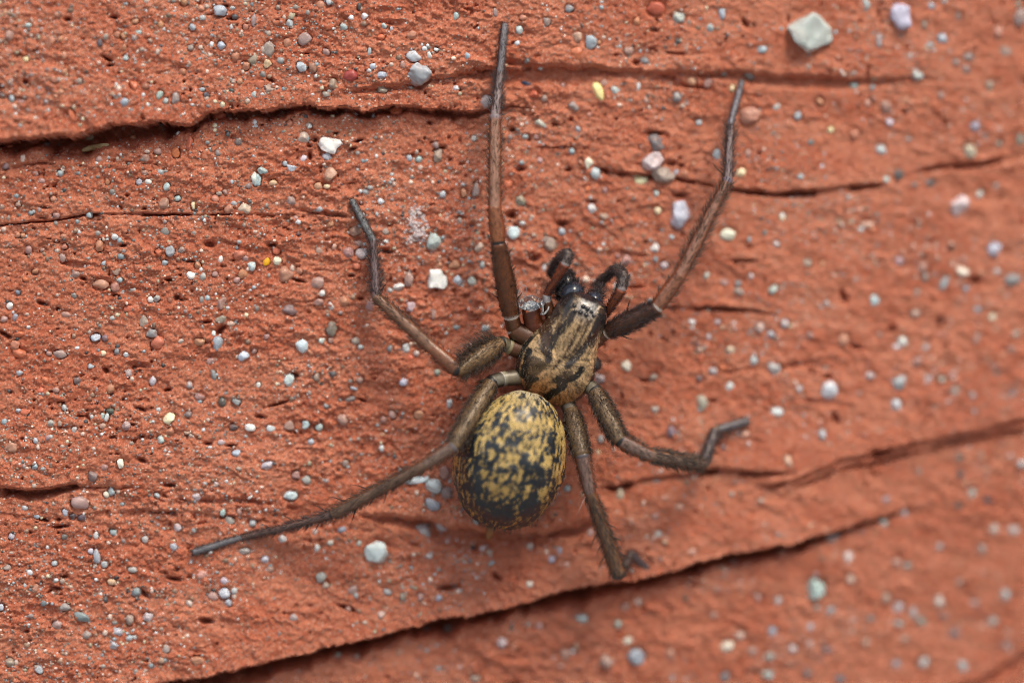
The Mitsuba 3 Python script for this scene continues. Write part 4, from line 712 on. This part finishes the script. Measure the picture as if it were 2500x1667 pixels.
PR = leg([(1440, 800, 3.6), (1466, 784, 3.9), (1474, 776, 4.0), (1516, 708, 5.6), (1523, 672, 5.4), (1504, 655, 4.0), (1453, 700, w2)], None, [
    dict(prof=[12, 13, 11], base_c=DK, dors_c=DD, rough=.35),
    dict(prof=[10, 10, 9], base_c=DK, dors_c=DD, rough=.35),
    dict(prof=[7.5, 8.5, 10, 11.5, 12.5], base_c=alb(116, 50, 24), dors_c=alb(152, 78, 44), rough=.34, hair=(348, 11, HB, .7)),
    dict(prof=[11.5, 12, 11], base_c=alb(74, 60, 56), dors_c=alb(112, 98, 94), rough=.4, noise_amp=.15, ring0=(alb(140, 130, 130), .2), hair=(217, 15, HB, .75)),
    dict(prof=[11.5, 11.5, 10.5], base_c=alb(56, 46, 44), dors_c=alb(80, 68, 66), rough=.5, hair=(232, 15, HB, .8)),
    dict(prof=[10.5, 10, 10, 8], base_c=alb(36, 30, 32), dors_c=alb(52, 44, 46), rough=.5, hair=(406, 14, HB, .8))])
for d, ln in (((.0, -.35, 1), 52), ((.22, -.3, 1), 50), ((.5, -.3, .85), 46), ((-.25, -.3, 1), 44), ((.75, -.3, .6), 40), ((-.6, -.2, .7), 40), ((.35, -.4, .9), 60)):
    spine_list.append((P3(1520, 664, 5.3), unit(np.array(d)), ln * PX, .75 * PX, np.array(HB), np.array([0, 0, -.1])))

# ---- abdomen
C, et2 = np.array([1248.0, 1123.0]), unit(np.array([-92.0, 334.0]))
eu2 = np.array([et2[1], -et2[0]])
eu2 = eu2 if eu2[0] > 0 else -eu2
HL, HWa, HD = 171.0, 131.0, 3.5
n_, m_ = 250, 250
uu = np.linspace(.035, math.pi - .035, n_)
ww = np.arange(m_) * 2 * math.pi / m_
tt = -np.cos(uu)
rr = np.sin(uu) ** .93 * (1 + .10 * tt - .05 * tt ** 2)
LU = rr[:, None] * HWa * np.cos(ww)[None]
LHt = rr[:, None] * HD * np.sin(ww)[None]
LT = np.repeat((tt * HL)[:, None], m_, 1)
LHt = np.where(LHt < 0, LHt * .85, LHt)
ET, EU2 = np.array([et2[0], 0, -et2[1]]), np.array([eu2[0], 0, -eu2[1]])
ch = 4.9
cc = P3(*C, ch + 1.0)
pitch = 0.10
T2 = LT * PX * math.cos(pitch)
R = np.array([cc[0], 0, cc[2]]) + T2[..., None] * ET + (LU * PX)[..., None] * EU2 + (ch + LHt - LT * PX * math.sin(pitch))[..., None] * EH
dent = meshkit.fbm(np.stack([LU / 60, LT / 60, LHt / 1.8], -1), 3, 91) - .5
R = R + unit(R - np.array([cc[0], -ch, cc[2]])) * (dent * .55 - .10 * np.exp(-((np.abs(LU) - 34) / 7) ** 2 - ((LT + 40) / 9) ** 2) - .10 * np.exp(-((np.abs(LU) - 40) / 7) ** 2 - ((LT - 25) / 9) ** 2))[..., None]
vab, fab = rings(R)
lt = np.concatenate([LT.reshape(-1), [-HL, HL]])
lu = np.concatenate([LU.reshape(-1), [0, 0]])
lh = np.concatenate([LHt.reshape(-1), [0, 0]])
wwv = np.concatenate([np.tile(ww, n_), [0, 0]])
side = np.abs(lu) / HWa
# coordinates that follow the flanks: fine streaks lengthwise at the sides, blotches on the back
arc = np.arctan2(lu, np.maximum(np.abs(lh), 1e-3) / HD * HWa) * HWa
sg = np.sign(lh) * 3
def mottle(a_, seed):
    big = meshkit.fbm(np.stack([a_ / (12 - 4 * side) + 31, lt / (12 + 22 * side), sg], -1), 5, seed) - .5
    fine = meshkit.fbm(np.stack([a_ / (5.4 - 1.8 * side) + 7, lt / (6 + 13 * side), sg], -1), 3, seed + 4) - .5
    return .72 * big + .62 * fine
n1 = .62 * mottle(np.abs(arc) + 9 * (meshkit.noise(np.stack([lu / 20, lt / 20, lh * 0], -1), 3) - .5), 71) + .62 * mottle(arc, 171)
n1 = n1 - .06 * np.cos((lt - .75 * np.abs(lu)) / HL * 2 * math.pi * 2.1) * sstep(75, 20, np.abs(lu)) * sstep(-.6, -.2, lt / HL)
n2 = meshkit.fbm(np.stack([lu / 30 + 3, lt / 30, np.sign(lh) * 5], -1), 3, 72) - .5
n3 = meshkit.fbm(np.stack([lu / 4.2, lt / 4.2, lh], -1), 2, 73) - .5
bias = np.interp(lt / HL, [-1, -.85, -.5, -.1, .3, .6, 1], [-.03, .02, .03, .04, .05, .07, .09])
DARK = "780,470,45 870,440,34 930,440,32 1010,465,36 1090,520,42 690,640,40 690,700,40 700,770,38 760,680,34 865,610,32 862,670,34 858,740,30 1030,650,40 1060,690,30 985,780,42 590,490,26 620,560,28 620,620,24 590,700,30 530,760,38 440,570,28 470,540,24 340,760,34 300,830,34 400,900,46 330,980,50 490,860,40 580,880,46 600,950,52 750,940,66 690,920,40 810,890,40 920,960,66 960,1050,66 900,1030,50 770,1000,46 600,1050,46 420,1130,56 480,1180,56 560,1170,46 740,1110,46 680,1180,76 920,1160,50 760,1260,86 400,1260,64 360,1230,46 540,1310,80 900,1250,66 800,1330,56 660,1340,74 450,1420,40 560,1440,60 1120,760,42 1090,860,36 1060,1100,36 230,1050,28 250,1200,40 330,1100,40 840,1280,60 940,900,40"
LIGHT = "790,560,56 950,560,56 1040,560,40 770,790,62 810,745,48 650,830,58 620,890,36 700,850,58 430,800,46 650,1090,50 560,1120,40 720,1050,36 1020,900,50 1000,960,40 840,1120,46 850,1180,40 470,1060,34 540,1000,36 720,1350,38 470,1280,38 970,1140,34 640,440,64 720,350,70 560,640,34 480,700,36 1130,620,40 1090,960,36 1010,730,30 920,700,36 640,540,36 860,540,50"
fld = np.zeros(len(lt))
for sgn, txt in ((1, DARK), (-1, LIGHT)):
    for e in txt.split():
        u, v, r = map(float, e.split(','))
        d = np.array([1050 + u * .2807, 880 + v * .2807]) - C
        r *= .2807
        fld += sgn * .10 * np.exp(-(((lt - d @ et2) ** 2 + (lu - d @ eu2) ** 2) / (r * r * .8)))
fld = np.clip(fld, -.15, .16) * (lh > -.2)
val = n1 + n2 * .15 + n3 * .40 + bias + fld
dk = sstep(-.012, .03, val)[:, None]
och = alb(208, 178, 108)[None] * (1 - sstep(-.2, 1., lt / HL)[:, None]) + alb(166, 128, 64)[None] * sstep(-.2, 1., lt / HL)[:, None]
flank = sstep(.72, 1.0, side)[:, None]
och = och * (1 - .55 * flank) + alb(184, 122, 62) * .55 * flank
pale = .7 * sstep(-.80, -.99, lt / HL)[:, None]
och = och * (1 - .8 * pale) + alb(196, 190, 172) * .8 * pale
och = och * (1 + 1.1 * n3[:, None] + .5 * n2[:, None])
drk = alb(25, 34, 42)[None] * (1 + 1.2 * n3[:, None])
low = (sstep(.0, -.6, lh))[:, None] * .75
cab = (och * (1 - dk) + drk * dk)
cab = cab * (1 - low) + alb(120, 84, 52) * low
solid(vab, fab, np.clip(cab, .004, .75), .40)
# fine hairs of the abdomen
vt = vab[:-2][lh[:-2] > -0.6]
vn = unit(vt - np.array([cc[0], -ch, cc[2]]))
ltt = lt[:-2][lh[:-2] > -0.6] / HL
for _ in range(750):
    i = rng.integers(0, len(vt))
    d = unit(vn[i] * .45 + ET * .85 + .16 * rng.normal(size=3))
    pal = rng.uniform() < .3 and -.75 < ltt[i] < .45
    add_hair(vt[i], d, rng.uniform(8, 20) * PX * (1.0 if ltt[i] > .2 else .75), .42 * PX, np.array([.34, .33, .30]) if pal else np.array([.03, .028, .026]), ET * .15)
seg(P3(1206, 1270, 2.6), P3(1192, 1312, 2.1), [14, 12, 7], alb(110, 74, 40), alb(150, 100, 56), .45)        # spinnerets

# ---- one body
body = m3.Manifold.batch_boolean(solids, m3.OpType.Add)
parts_ = body.decompose()
body = max(parts_, key=lambda s: s.volume())
print('spider pieces', len(parts_), [round(s.volume(), 3) for s in parts_][:12])
bm = body.to_mesh()
bp, bf = np.array(bm.vert_properties, float), np.array(bm.tri_verts)
bm.merge()
# smooth normals over the whole surface although colours break at the seams
entry('spider__body', bp[:, :3], bf, 'chitin', np.clip(bp[:, 3:6], 0, 1), bp[:, 6])
labels['spider'] = {'label': 'brown hairy spider with mottled yellow and black abdomen, clinging to the red wall', 'category': 'spider'}

def hair_mesh(items):
    P = np.array([i[0] for i in items]); D = np.array([i[1] for i in items]); L = np.array([i[2] for i in items])[:, None]
    r = np.array([i[3] for i in items])[:, None]; C_ = np.array([i[4] for i in items]); Bd = np.array([i[5] for i in items])
    A = unit(np.cross(D, np.array([.31, .77, .55])))
    Bn = np.cross(D, A)
    mid = P + D * L * .5
    tip = P + unit(D + Bd) * L
    vs = []
    for c, k in ((P, 1.0), (mid, .72)):
        for q in range(3):
            vs.append(c + r * k * (math.cos(q * 2.0944) * A + math.sin(q * 2.0944) * Bn))
    vs.append(tip)
    v = np.stack(vs, 1).reshape(-1, 3)
    o = np.arange(len(P))[:, None, None] * 7
    f = np.array([[0, 1, 4], [0, 4, 3], [1, 2, 5], [1, 5, 4], [2, 0, 3], [2, 3, 5], [3, 4, 6], [4, 5, 6], [5, 3, 6]])[None] + o
    return v, f.reshape(-1, 3), np.clip(np.repeat(C_, 7, 0), .003, .8)
hv, hf, hc = hair_mesh(hairs)
entry('spider__hair', hv, hf, 'hair', hc, kind='stuff')
hv, hf, hc = hair_mesh(spine_list)
entry('spider__spine', hv, hf, 'hair', hc, kind='stuff')
for i, (ex, ey, er) in enumerate([(1401, 744, 5.2), (1423, 745, 6), (1437, 752, 6), (1447, 760, 5), (1416, 760, 6.2), (1434, 768, 5.8), (1404, 757, 4.6), (1452, 771, 4.6)]):
    s = surf(ex, ey, front)
    e = ICO[2].vertices * er * 1.05 * PX + s + np.array([0, -.35 * er * PX, 0])
    entry('spider__eye' + ('_%03d' % i if i else ''), e, ICO[2].faces, 'eye')

# ---------------------------------------------------------------- fluid at the front stump
dv = trimesh.creation.icosphere(4)
v = np.array(dv.vertices)
v = v * (1 + .60 * (meshkit.noise(v * 1.3 + 4) - .5))[:, None] * np.array([28, 20, 21]) * PX
entry('fluid_droplet__drop', v + P3(1297, 741, 4.75), dv.faces, 'clear_fluid')
v2 = np.array(ICO[3].vertices) * np.array([7, 7, 7]) * PX
entry('fluid_droplet__drop_001', v2 + P3(1312, 713, 4.6), ICO[3].faces, 'clear_fluid')
def tube(pts, r):
    p = np.array([P3(*q) for q in pts])
    t = np.linspace(0, 1, 60)
    c = np.stack([np.interp(t, np.linspace(0, 1, len(p)), p[:, k]) for k in range(3)], 1)
    c = gaussian_filter(c, (2, 0), mode='nearest')
    ax = unit(np.gradient(c, axis=0))
    n = unit(np.cross(ax, [.2, .9, .3]))
    b = np.cross(ax, n)
    ph = np.arange(8) * math.pi / 4
    rr_ = r * PX * (.7 + .6 * meshkit.noise(c * 3, 2))
    return rings(c[:, None] + rr_[:, None, None] * (np.cos(ph)[None, :, None] * n[:, None] + np.sin(ph)[None, :, None] * b[:, None]))
mv = [tube([(1268, 746, 4.6), (1262, 730, 4.9), (1266, 708, 5.2), (1277, 694, 5.2), (1285, 700, 5.0), (1284, 716, 4.9), (1277, 732, 4.8), (1270, 744, 4.7)], 1.0),
      tube([(1316, 738, 4.5), (1325, 748, 4.6), (1326, 760, 4.6), (1320, 768, 4.4), (1330, 766, 4.5), (1338, 756, 4.5), (1340, 748, 4.4)], 2.4),
      tube([(1262, 748, 4.5), (1272, 752, 4.8), (1285, 756, 5.1), (1302, 757, 5.1), (1316, 750, 4.9)], 1.8)]
mv = merge([(v, f, np.tile(alb(176, 178, 182), (len(v), 1))) for v, f in mv])
entry('fluid_droplet__membrane', mv[0], mv[1], 'film', mv[2])
lp = np.array([P3(*q) for q in [(1268, 746, 4.6), (1262, 730, 4.9), (1266, 708, 5.2), (1277, 694, 5.2), (1285, 700, 5.0), (1284, 716, 4.9), (1277, 732, 4.8), (1270, 744, 4.7)]])
mid = lp.mean(0) + [0, -.12, 0]
entry('fluid_droplet__membrane_001', np.vstack([lp, (lp + mid) / 2 + [0, -.05, 0], mid]), [q for k in range(8) for q in ((k, (k + 1) % 8, 8 + (k + 1) % 8), (k, 8 + (k + 1) % 8, 8 + k), (8 + k, 8 + (k + 1) % 8, 16))], 'thin_film')
labels['fluid_droplet'] = {'label': 'clear glassy droplet with pale shreds of membrane on the short leg stump beside the head', 'category': 'droplet'}
# ---------------------------------------------------------------- straw on the ledge
def sliver(pts, w, th_):
    p = np.array([np.array([x, -h - l, z]) for (x, z, h), l in ((on_wall(a, b), l) for a, b, l in pts)])
    n = 24
    t = np.linspace(0, 1, n)
    c = np.stack([np.interp(t, np.linspace(0, 1, len(p)), p[:, k]) for k in range(3)], 1)
    ax = unit(np.gradient(c, axis=0))
    up = np.array([0, -1.0, 0])
    sd = unit(np.cross(ax, up))
    k = np.sqrt(np.clip(1 - (2 * t - 1) ** 4, .02, 1))
    ph = np.arange(10) * 2 * math.pi / 10
    R = c[:, None] + (w * k)[:, None, None] * np.cos(ph)[None, :, None] * sd[:, None] + (th_ * k)[:, None, None] * np.sin(ph)[None, :, None] * up
    v, f = rings(R)
    col = alb(214, 200, 150)[None] * (.75 + .5 * meshkit.noise(v * np.array([3, 3, 14]), 4))[:, None]
    return v, f, np.clip(col, 0, .8)
entry('straw_fragment', *sliver([(201, 369, .4), (225, 362, .6), (250, 358, .65), (268, 355, .5)], .19, .1)[:2], 'straw', sliver([(201, 369, .4), (225, 362, .6), (250, 358, .65), (268, 355, .5)], .19, .1)[2],
      label='short splinter of pale straw lying under the dark ledge at upper left', category='straw')
print('triangles', sum(len(w[1]) for w in meshkit.WRITTEN.values()), 'hairs', len(hairs))
